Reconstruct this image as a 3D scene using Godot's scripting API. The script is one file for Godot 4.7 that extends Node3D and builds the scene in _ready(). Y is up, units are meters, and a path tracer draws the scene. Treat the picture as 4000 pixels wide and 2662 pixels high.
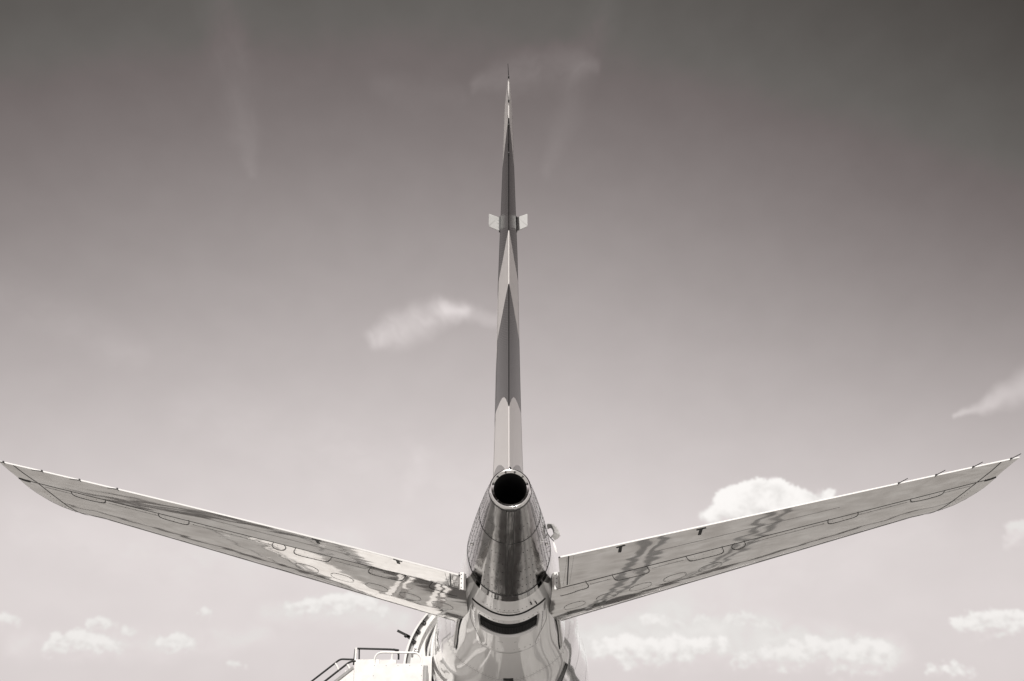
extends Node3D
# A parked jet seen from behind and below its tail; nose towards -Z, tail pipe end at z = 0, metres.

var M := {}
var jet: Node3D
var fine := FastNoiseLite.new()
var soft_noise := FastNoiseLite.new()
var mid_noise := FastNoiseLite.new()

func _ready():
	# ---------------------------------------------------------------- camera, sky, sun
	var cam := Camera3D.new()
	cam.name = "camera"
	cam.transform = Transform3D(Basis(Vector3(0.999949, -0.003938, 0.009349), Vector3(-0.000470, 0.902577, 0.430529), Vector3(-0.010134, -0.430511, 0.902528)), Vector3(-0.10, 1.6, 11.5))
	cam.fov = 37.79
	cam.near = 0.1
	cam.far = 6000.0
	add_child(cam)
	cam.current = true
	var env := Environment.new()
	env.background_mode = Environment.BG_SKY
	var sky := Sky.new()
	var pano := PanoramaSkyMaterial.new()
	pano.panorama = ImageTexture.create_from_image(sky_image())
	sky.sky_material = pano
	env.sky = sky
	env.tonemap_mode = Environment.TONE_MAPPER_LINEAR
	env.tonemap_exposure = 1.0
	env.sdfgi_enabled = true
	env.ssao_enabled = true
	env.ssil_enabled = true
	var we := WorldEnvironment.new()
	we.name = "sky"
	we.environment = env
	add_child(we)
	var sun := DirectionalLight3D.new()
	sun.name = "sun"
	sun.light_energy = 1.5
	sun.light_color = Color(1.0, 0.985, 0.965)
	sun.light_angular_distance = 0.5
	sun.shadow_enabled = true
	sun.look_at_from_position(Vector3(-0.07, 0.745, 0.665) * 50.0, Vector3.ZERO)
	add_child(sun)

	materials()
	apron()
	surroundings()
	jet = thing("passenger_jet", "glossy white passenger jet seen from below its bare metal tail cone", "airplane")
	fuselage()
	tail_cone()
	exhaust()
	intake()
	fin()
	for s in [1, -1]:
		tailplane(s)
	wings()
	door()
	small_parts()
	stairs()
	sleeve()


# ==================================================================== sky
func sky_image() -> Image:
	var all := {"w": 1024, "h": 512, "az": -180.0, "el": 90.0, "ppd": 1024.0 / 360.0}
	var near := {"w": 840, "h": 560, "az": -840.0 * 0.5 * 360.0 / 4096.0, "el": 48.0, "ppd": 4096.0 / 360.0}
	for r in [all, near]:
		paint_sky(r)
	var img: Image = tinted(all)
	img.resize(4096, 2048, Image.INTERPOLATE_CUBIC)
	img.blit_rect(tinted(near), Rect2i(0, 0, 840, 560), Vector2i(2048 - 420, int((90.0 - 48.0) * 4096.0 / 360.0)))
	var turned := Image.create(4096, 2048, false, Image.FORMAT_RGBF)      # straight ahead (-Z) is the panorama's left edge
	turned.blit_rect(img, Rect2i(2048, 0, 2048, 2048), Vector2i(0, 0))
	turned.blit_rect(img, Rect2i(0, 0, 2048, 2048), Vector2i(2048, 0))
	return turned

func tone(g: float) -> Color:      # grey level 0..255 to the split-toned colour of the print
	var warm := smoothstep(99.0, 109.0, g) * (1.0 - smoothstep(219.0, 226.0, g))
	return Color((g + lerpf(2.8, 5.2, warm)) / 255.0, (g + lerpf(-0.6, -2.6, warm)) / 255.0, (g + lerpf(-3.4, -3.7, warm)) / 255.0).srgb_to_linear()

func tinted(r) -> Image:
	var img := Image.create(r.w, r.h, false, Image.FORMAT_RGBF)
	var lut := []
	for i in 1024:
		lut.append(tone(i * 0.25))
	var d: PackedFloat32Array = r.data
	for y in r.h:
		for x in r.w:
			img.set_pixel(x, y, lut[clampi(int(d[y * r.w + x] * 4.0), 0, 1022)])
	return img

func paint_sky(r):
	var els := [-90.0, 4.0, 6.6, 10.0, 14.3, 18.6, 23.0, 27.4, 31.8, 36.2, 40.4, 44.4, 60.0, 90.0]
	var gs := [212.0, 212.0, 214.0, 219.0, 218.0, 205.0, 189.0, 170.0, 150.0, 128.0, 110.0, 96.0, 84.0, 78.0]
	fine.seed = 5
	fine.noise_type = FastNoiseLite.TYPE_SIMPLEX_SMOOTH
	fine.fractal_type = FastNoiseLite.FRACTAL_FBM
	fine.fractal_octaves = 5
	fine.frequency = 1.0
	soft_noise.seed = 17
	soft_noise.noise_type = FastNoiseLite.TYPE_SIMPLEX_SMOOTH
	soft_noise.fractal_type = FastNoiseLite.FRACTAL_FBM
	soft_noise.fractal_octaves = 2
	soft_noise.frequency = 1.0
	mid_noise.seed = 29
	mid_noise.noise_type = FastNoiseLite.TYPE_SIMPLEX_SMOOTH
	mid_noise.fractal_type = FastNoiseLite.FRACTAL_FBM
	mid_noise.fractal_octaves = 3
	mid_noise.fractal_gain = 0.42
	mid_noise.frequency = 1.0
	var d := PackedFloat32Array()
	d.resize(r.w * r.h)
	for y in r.h:
		var el: float = r.el - (y + 0.5) / r.ppd
		var k := 1
		while k < els.size() - 1 and els[k] < el:
			k += 1
		var t: float = (el - els[k - 1]) / (els[k] - els[k - 1])
		var g0: float = lerpf(gs[k - 1], gs[k], clampf(t, 0, 1))
		var high := smoothstep(5.0, 33.0, el)
		for x in r.w:
			var az: float = deg_to_rad(r.az + (x + 0.5) / r.ppd)
			var g := g0 * (1.0 - high * (0.13 * sin(az) + 0.48 * (1.0 - cos(az * 2.0))))
			d[y * r.w + x] = g + 2.2 * fine.get_noise_2d(az * 14.0 + 3.0, el * 0.35)
	r.data = d
	# thin high cloud
	cirrus(r, [[-7.9, 25.4, 0.45], [-6.6, 25.9, 0.85], [-5.2, 26.4, 0.85], [-3.9, 27.0, 0.6], [-2.4, 27.2, 0.4]], 26.0, 0.28, 0.9)
	cirrus(r, [[-3.6, 27.1, 0.4], [-2.2, 27.0, 0.45], [-1.0, 26.7, 0.35], [0.6, 26.4, 0.15]], 16.0, 0.2, 0.3)
	cirrus(r, [[-2.0, 39.8, 0.3], [0.0, 40.3, 0.8], [2.5, 40.7, 0.9], [4.5, 40.9, 0.9], [6.9, 40.7, 0.3]], 11.0, 0.3, -0.3)
	cirrus(r, [[-9.0, 39.6, 0.5], [-6.0, 39.2, 0.8], [-3.0, 39.3, 0.4]], 3.0, 0.3, -0.3)
	cirrus(r, [[26.0, 19.0, 0.08], [27.5, 19.4, 0.28], [29.0, 19.8, 0.52], [32.5, 20.7, 0.9]], 27.0, 0.12, -0.2)
	cirrus(r, [[-21.0, 44.0, 1.2], [-19.6, 41.0, 1.2], [-18.5, 38.2, 1.0], [-17.6, 35.8, 0.7], [-16.8, 33.8, 0.3]], 6.5, 0.3, 3.0)
	cirrus(r, [[7.9, 44.0, 1.0], [6.7, 42.0, 1.0], [5.6, 40.0, 0.8], [4.4, 37.8, 0.7], [3.0, 35.0, 0.3]], 5.0, 0.3, -2.0)
	cirrus(r, [[-5.5, 16.5, 0.5], [-5.1, 17.7, 0.6], [-4.8, 18.8, 0.4]], 4.0, 0.5, 2.0)
	cirrus(r, [[-18.0, 20.5, 1.2], [-10.0, 19.0, 2.0], [0.0, 17.0, 1.6]], 3.0, 0.4, 0.1)
	cirrus(r, [[9.0, 11.6, 1.2], [16.0, 12.3, 1.6], [23.0, 13.5, 1.4]], 4.0, 0.4, -0.1)
	cirrus(r, [[-26.0, 13.5, 1.0], [-18.0, 12.4, 1.3], [-9.0, 13.5, 1.2]], 4.0, 0.4, 0.1)
	cirrus(r, [[-34.0, 25.0, 0.8], [-28.0, 24.5, 1.0], [-22.0, 23.0, 0.6]], 4.0, 0.4, 0.1)
	cirrus(r, [[3.5, 8.6, 0.7], [10.0, 8.9, 1.2], [16.0, 8.2, 1.0], [21.0, 7.4, 0.6]], 10.0, 0.5, 0.05)
	cirrus(r, [[-25.0, 7.6, 0.5], [-19.0, 8.0, 0.7], [-13.0, 8.6, 0.5]], 5.0, 0.5, 0.05)
	cirrus(r, [[-13.0, 9.9, 0.4], [-9.0, 10.2, 0.7], [-5.5, 9.6, 0.4]], 6.0, 0.5, 0.05)
	# heaps of fair weather cloud, each a list of [azimuth, elevation, radius] in degrees
	heap(r, [[13.23, 15.23, 0.96], [13.95, 15.95, 0.71], [14.79, 16.32, 0.55], [15.78, 16.20, 0.58], [16.69, 15.47, 0.82], [15.37, 15.15, 1.30], [17.72, 14.84, 0.89], [18.61, 15.66, 0.41], [18.91, 15.19, 0.52], [12.45, 14.71, 0.66], [14.31, 14.60, 1.10], [16.41, 14.45, 1.10]], 1.0, 247.0, 0.16)
	heap(r, [[-11.80, 10.08, 0.36], [-10.99, 10.31, 0.36], [-10.02, 10.48, 0.33], [-9.33, 10.67, 0.33], [-8.34, 10.66, 0.38], [-7.48, 10.47, 0.44], [-6.60, 10.08, 0.44], [-9.01, 10.10, 0.47], [-10.54, 9.99, 0.41]], 0.9, 238.0)
	heap(r, [[-23.37, 7.87, 0.36], [-22.74, 8.09, 0.36], [-22.01, 8.07, 0.41], [-21.23, 7.86, 0.41], [-20.45, 7.65, 0.44], [-22.54, 7.61, 0.47], [-23.48, 7.49, 0.33]], 0.9, 236.0)
	heap(r, [[-21.54, 8.98, 0.27], [-21.12, 8.87, 0.27], [-21.88, 8.77, 0.25], [-20.35, 8.60, 0.33], [-19.81, 8.54, 0.27]], 0.9, 233.0)
	heap(r, [[-18.12, 8.13, 0.36], [-17.49, 8.29, 0.33], [-16.81, 8.06, 0.36], [-17.68, 7.77, 0.38]], 0.9, 235.0)
	heap(r, [[-16.38, 9.76, 0.25], [-16.06, 9.58, 0.25]], 0.9, 232.0)
	heap(r, [[-14.61, 7.23, 0.18], [-14.20, 7.11, 0.18], [-13.80, 7.06, 0.15]], 0.9, 232.0)
	heap(r, [[-25.97, 8.75, 0.36], [-25.35, 8.61, 0.33], [-26.8, 8.8, 0.4]], 0.9, 233.0)
	heap(r, [[8.01, 9.61, 0.41], [8.99, 9.45, 0.38], [9.95, 9.15, 0.38]], 0.8, 238.0)
	heap(r, [[11.22, 9.38, 0.36], [12.62, 9.44, 0.38], [13.58, 9.49, 0.36], [14.49, 9.05, 0.44], [15.14, 8.83, 0.33]], 0.7, 234.0)
	heap(r, [[4.81, 7.92, 0.52], [5.81, 8.18, 0.52], [6.95, 8.29, 0.55], [8.34, 8.13, 0.52], [9.60, 8.29, 0.47], [10.84, 8.19, 0.47], [12.08, 8.15, 0.49], [7.59, 7.35, 0.66], [9.68, 7.43, 0.66]], 0.9, 242.0)
	heap(r, [[13.09, 7.33, 0.47], [14.19, 7.56, 0.47], [15.57, 7.90, 0.47], [16.90, 7.97, 0.49], [18.18, 7.78, 0.52], [19.46, 7.66, 0.52], [20.44, 7.42, 0.52], [15.72, 6.99, 0.66], [18.30, 6.76, 0.66], [20.19, 6.67, 0.66]], 0.8, 240.0)
	heap(r, [[24.24, 8.57, 0.38], [25.12, 8.76, 0.41], [26.08, 8.75, 0.38], [27.00, 8.62, 0.41], [25.38, 8.25, 0.47], [26.55, 8.16, 0.47], [27.8, 8.5, 0.4]], 0.9, 240.0)
	heap(r, [[22.51, 6.44, 0.33], [23.49, 6.51, 0.38], [24.28, 6.23, 0.36]], 0.9, 242.0)
	heap(r, [[27.59, 12.58, 0.49], [28.02, 12.91, 0.49]], 0.6, 236.0)
	# the same weather all the way round
	var rng := RandomNumberGenerator.new()
	rng.seed = 11
	for i in 46:
		var az := rng.randf_range(36.0, 324.0)
		var el := 7.0 + 10.0 * pow(rng.randf(), 2.0)
		var size := rng.randf_range(0.3, 0.7) * (0.6 + el / 14.0)
		var puffs := []
		for k in rng.randi_range(4, 8):
			puffs.append([az + size * rng.randf_range(-3.0, 3.0), el + size * rng.randf_range(-0.4, 0.7), size * rng.randf_range(0.6, 1.2)])
		heap(r, puffs, 0.9, 240.0)

func heap(r, puffs, strength: float, white: float, rim := 0.30):
	var lo := Vector2(999, 999)
	var hi := Vector2(-999, -999)
	for p in puffs:
		lo = lo.min(Vector2(p[0] - p[2] * 2.2, p[1] - p[2] * 2.0))
		hi = hi.max(Vector2(p[0] + p[2] * 2.2, p[1] + p[2] * 1.5))
	var size: float = puffs[0][2]
	var base: float = lo.y + 0.30 * (hi.y - lo.y)
	var d: PackedFloat32Array = r.data
	for y in range(maxi(0, int((r.el - hi.y) * r.ppd)), mini(r.h, int((r.el - lo.y) * r.ppd) + 1)):
		var el: float = r.el - (y + 0.5) / r.ppd
		for xx in range(int((lo.x - r.az) * r.ppd), int((hi.x - r.az) * r.ppd) + 1):
			var az: float = r.az + (xx + 0.5) / r.ppd
			var x := xx
			if r.w == 1024:
				x = posmod(xx, 1024)
			elif x < 0 or x >= r.w:
				continue
			var big := soft_noise.get_noise_2d(az * 0.42 / size, el * 0.6 / size)
			var small := mid_noise.get_noise_2d(az * 0.9 / size + 40.0, el * 1.2 / size)
			var fold := 1.0 - absf(soft_noise.get_noise_2d(az * 1.5 / size - 30.0, el * 1.8 / size)) * 2.2      # cauliflower folds
			var wx := az + big * size * 0.8
			var wy := el + small * size * 0.2
			var f := 0.0
			var up := 0.0
			for p in puffs:
				var dx: float = (wx - p[0]) / p[2]
				var dy: float = (wy - p[1]) / p[2]
				if dy < 0.0:
					dy *= 0.8
				var q := exp(-(dx * dx + dy * dy) * (0.9 if rim < 0.3 else 0.62))
				f += q
				up += q * dy
			if f < 0.05:
				continue
			up /= f
			f += 0.13 * (fold - 0.6) + 0.14 * small + 0.25 * big
			var t: float = (el - base) / (hi.y - base)
			var soft := lerpf(0.9, rim, smoothstep(0.2, 0.85, t))
			var a := smoothstep(0.36, 0.36 + soft, f) * smoothstep(-0.35, 0.40, t + 0.4 * big) * strength
			var lit := smoothstep(-0.50, 0.70, 0.6 * t + 0.30 * up + 0.16 * (fold - 0.6) + 0.25 * small + 0.5 * big)
			var g := lerpf(214.0, white + 3.0, lit)
			var i: int = y * r.w + x
			d[i] = lerpf(d[i], g, a)
	r.data = d

func cirrus(r, spine, gain: float, grain: float, lean: float):
	# a soft band along a line of [azimuth, elevation, half width], faintly combed
	var d: PackedFloat32Array = r.data
	var lo := Vector2(999, 999)
	var hi := Vector2(-999, -999)
	for p in spine:
		lo = lo.min(Vector2(p[0] - p[2] * 2.6, p[1] - p[2] * 2.6))
		hi = hi.max(Vector2(p[0] + p[2] * 2.6, p[1] + p[2] * 2.6))
	var along := Vector2(1.0, -lean).normalized()
	var across := Vector2(along.y, -along.x)
	for y in range(maxi(0, int((r.el - hi.y) * r.ppd)), mini(r.h, int((r.el - lo.y) * r.ppd) + 1)):
		var el: float = r.el - (y + 0.5) / r.ppd
		for x in range(maxi(0, int((lo.x - r.az) * r.ppd)), mini(r.w, int((hi.x - r.az) * r.ppd) + 1)):
			var az: float = r.az + (x + 0.5) / r.ppd
			var at := Vector2(az, el)
			var s := fine.get_noise_2d(at.dot(across) * 0.9 + 5.0 + soft_noise.get_noise_2d(az * 0.6, el * 0.6) * 0.5, at.dot(along) * 0.30 + 9.0)
			at += Vector2(fine.get_noise_2d(az * 0.45, el * 0.45 + 70.0), fine.get_noise_2d(az * 0.45 + 20.0, el * 0.45)) * 0.30 + along * s * 0.10
			var best := 0.0
			for k in spine.size() - 1:
				var a := Vector2(spine[k][0], spine[k][1])
				var b := Vector2(spine[k + 1][0], spine[k + 1][1])
				var t := clampf((at - a).dot(b - a) / (b - a).length_squared(), 0, 1)
				var w: float = lerpf(spine[k][2], spine[k + 1][2], t)
				best = maxf(best, 1.0 - at.distance_to(a.lerp(b, t)) / (w * 2.0))
			if best <= 0.0:
				continue
			var m := smoothstep(0.0, 1.0, best) * (1.0 + grain * 1.6 * s)
			var i: int = y * r.w + x
			d[i] = minf(d[i] + gain * m, 246.0)
	r.data = d


# ==================================================================== materials
func noise_tex(freq: float, octaves: int, sd: int, lo: Color, hi: Color, size := 512, sx := 1.0) -> ImageTexture:
	var n := FastNoiseLite.new()
	n.seed = sd
	n.noise_type = FastNoiseLite.TYPE_SIMPLEX_SMOOTH
	n.fractal_type = FastNoiseLite.FRACTAL_FBM
	n.fractal_octaves = octaves
	n.frequency = freq
	var src := n.get_seamless_image(size, size)
	src.convert(Image.FORMAT_L8)
	var b := src.get_data()
	var out := PackedByteArray()
	out.resize(size * size * 3)
	for i in size * size:
		var c := lo.lerp(hi, b[i] / 255.0)
		out[i * 3] = int(clampf(c.r, 0, 1) * 255.0)
		out[i * 3 + 1] = int(clampf(c.g, 0, 1) * 255.0)
		out[i * 3 + 2] = int(clampf(c.b, 0, 1) * 255.0)
	var img := Image.create_from_data(size, size, false, Image.FORMAT_RGB8, out)
	img.generate_mipmaps()
	return ImageTexture.create_from_image(img)

func bump_tex(freq: float, octaves: int, sd: int, strength: float, size := 512) -> ImageTexture:
	var n := FastNoiseLite.new()
	n.seed = sd
	n.noise_type = FastNoiseLite.TYPE_SIMPLEX_SMOOTH
	n.fractal_type = FastNoiseLite.FRACTAL_FBM
	n.fractal_octaves = octaves
	n.frequency = freq
	var img := n.get_seamless_image(size, size)
	img.convert(Image.FORMAT_RGBA8)
	img.bump_map_to_normal_map(strength)
	return ImageTexture.create_from_image(img)

func mat(key: String, base: float, rough: float, metal := 0.0, warm := 0.012) -> StandardMaterial3D:
	var m := StandardMaterial3D.new()
	m.resource_name = key
	m.albedo_color = Color(base * (1.0 + warm), base, base * (1.0 - warm)).linear_to_srgb()
	m.roughness = rough
	m.metallic = metal
	M[key] = m
	return m

func triplanar(m: StandardMaterial3D, scale: Vector3):
	m.uv1_triplanar = true
	m.uv1_scale = scale

func materials():
	var wave := bump_tex(0.006, 2, 3, 6.0)
	var m := mat("white_paint", 0.88, 0.10)
	m.clearcoat_enabled = true
	m.clearcoat = 1.0
	m.clearcoat_roughness = 0.03
	m.normal_enabled = true
	m.normal_texture = wave
	m.normal_scale = 0.045
	triplanar(m, Vector3(0.45, 0.45, 0.45))
	m = mat("tail_paint", 0.86, 0.055, 0.82)
	m.albedo_texture = noise_tex(0.008, 5, 21, Color(0.88, 0.872, 0.867), Color(1, 1, 1))
	m.normal_enabled = true
	m.normal_texture = wave
	m.normal_scale = 0.15
	triplanar(m, Vector3(0.30, 0.4, 0.9))
	var streaks := noise_tex(0.02, 5, 9, Color(0.78, 0.77, 0.765), Color(1, 1, 1))
	var dull := noise_tex(0.01, 4, 8, Color(0.6, 0.6, 0.6), Color(1, 1, 1))
	var brushed := bump_tex(0.012, 3, 4, 5.0)
	m = mat("bare_metal", 0.50, 0.18, 1.0)
	m.roughness_texture = dull
	m.albedo_texture = streaks
	m.normal_enabled = true
	m.normal_texture = brushed
	m.normal_scale = 0.15
	triplanar(m, Vector3(1.6, 0.9, 0.35))
	m = mat("polished_metal", 0.90, 0.14, 1.0)
	m = mat("smooth_metal", 0.50, 0.05, 1.0)
	m.normal_enabled = true
	m.normal_texture = wave
	m.normal_scale = 0.05
	triplanar(m, Vector3(2.0, 2.0, 2.0))
	m = mat("dark_metal", 0.16, 0.05, 1.0)
	m.normal_enabled = true
	m.normal_texture = wave
	m.normal_scale = 0.05
	triplanar(m, Vector3(2.0, 2.0, 2.0))
	mat("rivet", 0.06, 0.5, 0.6)
	mat("sealant", 0.05, 0.6)
	mat("soft_sealant", 0.22, 0.5)
	mat("black", 0.010, 0.55)
	mat("soot_and_gap_shade", 0.006, 0.95)  # pipe soot, also the painted shade of cowl gap, slit and intake floor
	mat("black_gloss", 0.014, 0.2)
	mat("grille", 0.02, 0.6)
	m = mat("stair_white", 0.86, 0.35)
	m.albedo_texture = noise_tex(0.015, 4, 31, Color(0.93, 0.925, 0.92), Color(1, 1, 1))
	triplanar(m, Vector3(0.5, 0.5, 0.5))
	mat("stair_grey", 0.30, 0.5)
	mat("inner_white", 0.74, 0.45)
	mat("inner_grey", 0.38, 0.5)
	mat("rubber", 0.018, 0.75)
	mat("glass_dark", 0.02, 0.06)
	m = mat("sleeve", 0.80, 0.5)
	m = mat("concrete", 0.45, 0.85)
	m.albedo_texture = noise_tex(0.02, 6, 41, Color(0.80, 0.79, 0.78), Color(1, 1, 1), 1024)
	m.uv1_triplanar = true
	m.uv1_world_triplanar = true
	m.uv1_scale = Vector3(0.06, 0.06, 0.06)
	m = mat("tar", 0.11, 0.75)
	m = mat("grass", 0.12, 0.9)
	m.albedo_texture = noise_tex(0.03, 5, 51, Color(0.75, 0.75, 0.74), Color(1, 1, 1))
	triplanar(m, Vector3(0.05, 0.05, 0.05))
	mat("foliage", 0.05, 0.9)


# ==================================================================== building helpers
func thing(called: String, label: String, category: String, at := Vector3.ZERO, group := "") -> Node3D:
	var o := Node3D.new()
	o.name = called
	add_child(o, true)
	o.position = at
	tag(o, label, category, group)
	return o

func tag(o, label: String, category := "", group := ""):
	o.set_meta("label", label)
	if category:
		o.set_meta("category", category)
	if group:
		o.set_meta("group", group)

func st_new() -> SurfaceTool:
	var st := SurfaceTool.new()
	st.begin(Mesh.PRIMITIVE_TRIANGLES)
	return st

var taken := {}
func obj(called: String, st: SurfaceTool, material, parent: Node, label := "") -> MeshInstance3D:
	st.generate_normals()
	var o := MeshInstance3D.new()
	var key := str(parent.get_instance_id()) + called
	var n: int = taken.get(key, 0)
	taken[key] = n + 1
	o.name = called if n == 0 else "%s_%03d" % [called, n]
	o.mesh = st.commit()
	o.material_override = M[material] if material is String else material
	parent.add_child(o, true)
	if label:
		o.set_meta("label", label)
	return o

func vtx(st: SurfaceTool, p: Vector3, uv := Vector2.ZERO, sm := 0):
	st.set_smooth_group(sm)
	st.set_uv(uv)
	st.add_vertex(p)

func tri(st, a: Vector3, b: Vector3, c: Vector3, sm := -1):
	for p in [a, b, c]:
		vtx(st, p, Vector2.ZERO, sm)

func quad(st, a: Vector3, b: Vector3, c: Vector3, d: Vector3, sm := -1):
	tri(st, a, b, c, sm)
	tri(st, a, c, d, sm)

# rows of points; flip turns the sheet over; skip(i, j) leaves a cell out
func grid(st, rows: Array, flip := false, sm := 0, uvs = null, skip = null):
	for i in rows.size() - 1:
		var a = rows[i]
		var b = rows[i + 1]
		for j in a.size() - 1:
			if skip and skip.call(i, j):
				continue
			var q := [a[j], a[j + 1], b[j + 1], b[j]]
			var ij := [[i, j], [i, j + 1], [i + 1, j + 1], [i + 1, j]]
			for k in ([0, 2, 1, 0, 3, 2] if flip else [0, 1, 2, 0, 2, 3]):
				vtx(st, q[k], uvs[ij[k][0]][ij[k][1]] if uvs else Vector2.ZERO, sm)

func box(st, lo: Vector3, hi: Vector3, t := Transform3D.IDENTITY):
	var p := []
	for k in 8:
		p.append(t * Vector3(hi.x if k & 1 else lo.x, hi.y if k & 2 else lo.y, hi.z if k & 4 else lo.z))
	for f in [[4, 6, 7, 5], [1, 3, 2, 0], [5, 7, 3, 1], [0, 2, 6, 4], [6, 2, 3, 7], [0, 4, 5, 1]]:
		quad(st, p[f[0]], p[f[1]], p[f[2]], p[f[3]])

# a board between two points with a cross section w (sideways) by h (along up)
func bar(st, a: Vector3, b: Vector3, w: float, h: float, up := Vector3.UP):
	var z := (b - a).normalized()
	var x := up.cross(z).normalized()
	var y := z.cross(x)
	box(st, Vector3(-w / 2, -h / 2, 0), Vector3(w / 2, h / 2, a.distance_to(b)), Transform3D(Basis(x, y, z), a))

func tube(st, pts: Array, r, n := 10, caps := true):
	var rows := []
	var side := Vector3.ZERO
	for i in pts.size():
		var d: Vector3 = (pts[mini(i + 1, pts.size() - 1)] - pts[maxi(i - 1, 0)]).normalized()
		if side == Vector3.ZERO:
			side = d.cross(Vector3(0.31, 0.92, 0.24)).normalized()
		side = (side - d * side.dot(d)).normalized()
		var other := d.cross(side)
		var rr: float = r[i] if r is Array else r
		var row := []
		for k in n + 1:
			var a := TAU * k / n
			row.append(pts[i] + (side * cos(a) + other * sin(a)) * rr)
		rows.append(row)
	grid(st, rows, true)
	if caps:
		for k in n:
			tri(st, pts[0], rows[0][k], rows[0][k + 1])
			tri(st, pts[-1], rows[-1][k + 1], rows[-1][k])

# rounded path through corner points
func rounded(pts: Array, r: float, steps := 6) -> Array:
	var out := [pts[0]]
	for i in range(1, pts.size() - 1):
		var a: Vector3 = pts[i] + (pts[i - 1] - pts[i]).limit_length(r)
		var b: Vector3 = pts[i] + (pts[i + 1] - pts[i]).limit_length(r)
		for k in steps + 1:
			var t := k / float(steps)
			out.append(a.lerp(pts[i], t).lerp(pts[i].lerp(b, t), t))
	out.append(pts[-1])
	return out

# a dome of radius r standing on p, pointing along n
func dome(st, p: Vector3, n: Vector3, r: float, h: float, sides := 8):
	n = n.normalized()
	var x := n.cross(Vector3(0.3, 0.9, 0.2)).normalized()
	var y := n.cross(x)
	var rows := []
	for i in 4:
		var a := PI / 2 * i / 3.0
		var row := []
		for k in sides + 1:
			var b := TAU * k / sides
			row.append(p + (x * cos(b) + y * sin(b)) * r * cos(a) + n * h * sin(a))
		rows.append(row)
	grid(st, rows, false)

func copies(called: String, parent: Node, spots: Array, r: float, h: float, material):
	# many small rivets that lie too close to be picked apart: one part; spots are [point, normal]
	if spots.is_empty():
		return
	var st := st_new()
	dome(st, Vector3.ZERO, Vector3.UP, r, h, 6)
	st.generate_normals()
	var mm := MultiMesh.new()
	mm.transform_format = MultiMesh.TRANSFORM_3D
	mm.mesh = st.commit()
	mm.instance_count = spots.size()
	for i in spots.size():
		var y: Vector3 = spots[i][1].normalized()
		var x := y.cross(Vector3(0.3, 0.9, 0.2)).normalized()
		mm.set_instance_transform(i, Transform3D(Basis(x, y, x.cross(y)), spots[i][0]))
	var o := MultiMeshInstance3D.new()
	o.name = called
	o.multimesh = mm
	o.material_override = M[material]
	o.set_meta("kind", "stuff")
	parent.add_child(o, true)

# a narrow strip along a line of [point, normal], lifted off the surface
func ribbon(st, line: Array, w: float, lift: float, closed := false):
	var n := line.size()
	var rows := []
	for i in (n + 1 if closed else n):
		var k := i % n
		var before: Vector3 = line[(k - 1 + n) % n][0] if closed or k > 0 else line[k][0]
		var after: Vector3 = line[(k + 1) % n][0] if closed or k < n - 1 else line[k][0]
		var up: Vector3 = line[k][1].normalized()
		var side := (after - before).cross(up).normalized() * w / 2
		var p: Vector3 = line[k][0]
		rows.append([p - side, p - side + up * lift, p + side + up * lift, p + side])
	grid(st, rows, false, -1)

func table(rows: Array, x: float, col: int) -> float:
	# smooth interpolation of a table whose first column falls
	var n := rows.size()
	if x >= rows[0][0]:
		return rows[0][col]
	if x <= rows[n - 1][0]:
		return rows[n - 1][col]
	var k := 0
	while rows[k + 1][0] > x:
		k += 1
	var a = rows[k]
	var b = rows[k + 1]
	var h: float = b[0] - a[0]
	var d: float = (b[col] - a[col]) / h
	var da: float = d
	var db: float = d
	if k > 0:
		var d0: float = (a[col] - rows[k - 1][col]) / (a[0] - rows[k - 1][0])
		da = 0.0 if d0 * d <= 0.0 else 2.0 * d0 * d / (d0 + d)
	if k + 2 < n:
		var d1: float = (rows[k + 2][col] - b[col]) / (rows[k + 2][0] - b[0])
		db = 0.0 if d1 * d <= 0.0 else 2.0 * d1 * d / (d1 + d)
	var t: float = (x - a[0]) / h
	return a[col] * (1 + 2 * t) * (1 - t) * (1 - t) + h * da * t * (1 - t) * (1 - t) + b[col] * t * t * (3 - 2 * t) + h * db * t * t * (t - 1)


# ==================================================================== ground
func apron():
	var st := st_new()
	quad(st, Vector3(-2500, 0, -2500), Vector3(2500, 0, -2500), Vector3(2500, 0, 2500), Vector3(-2500, 0, 2500))
	var g := obj("apron", st, "concrete", self)
	g.set_meta("kind", "structure")
	g.set_meta("label", "pale concrete apron under the parked jet")
	for x in [3.9, 4.35, 6.8, 7.25]:
		st = st_new()
		var line := []
		for i in 40:
			line.append([Vector3(x + 0.05 * sin(i * 1.7) + 0.04 * sin(i * 0.6), 0.0, 4.0 - i * 1.6), Vector3.UP])
		ribbon(st, line, 0.22, 0.004)
		obj("tar_seam", st, "tar", g)


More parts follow.
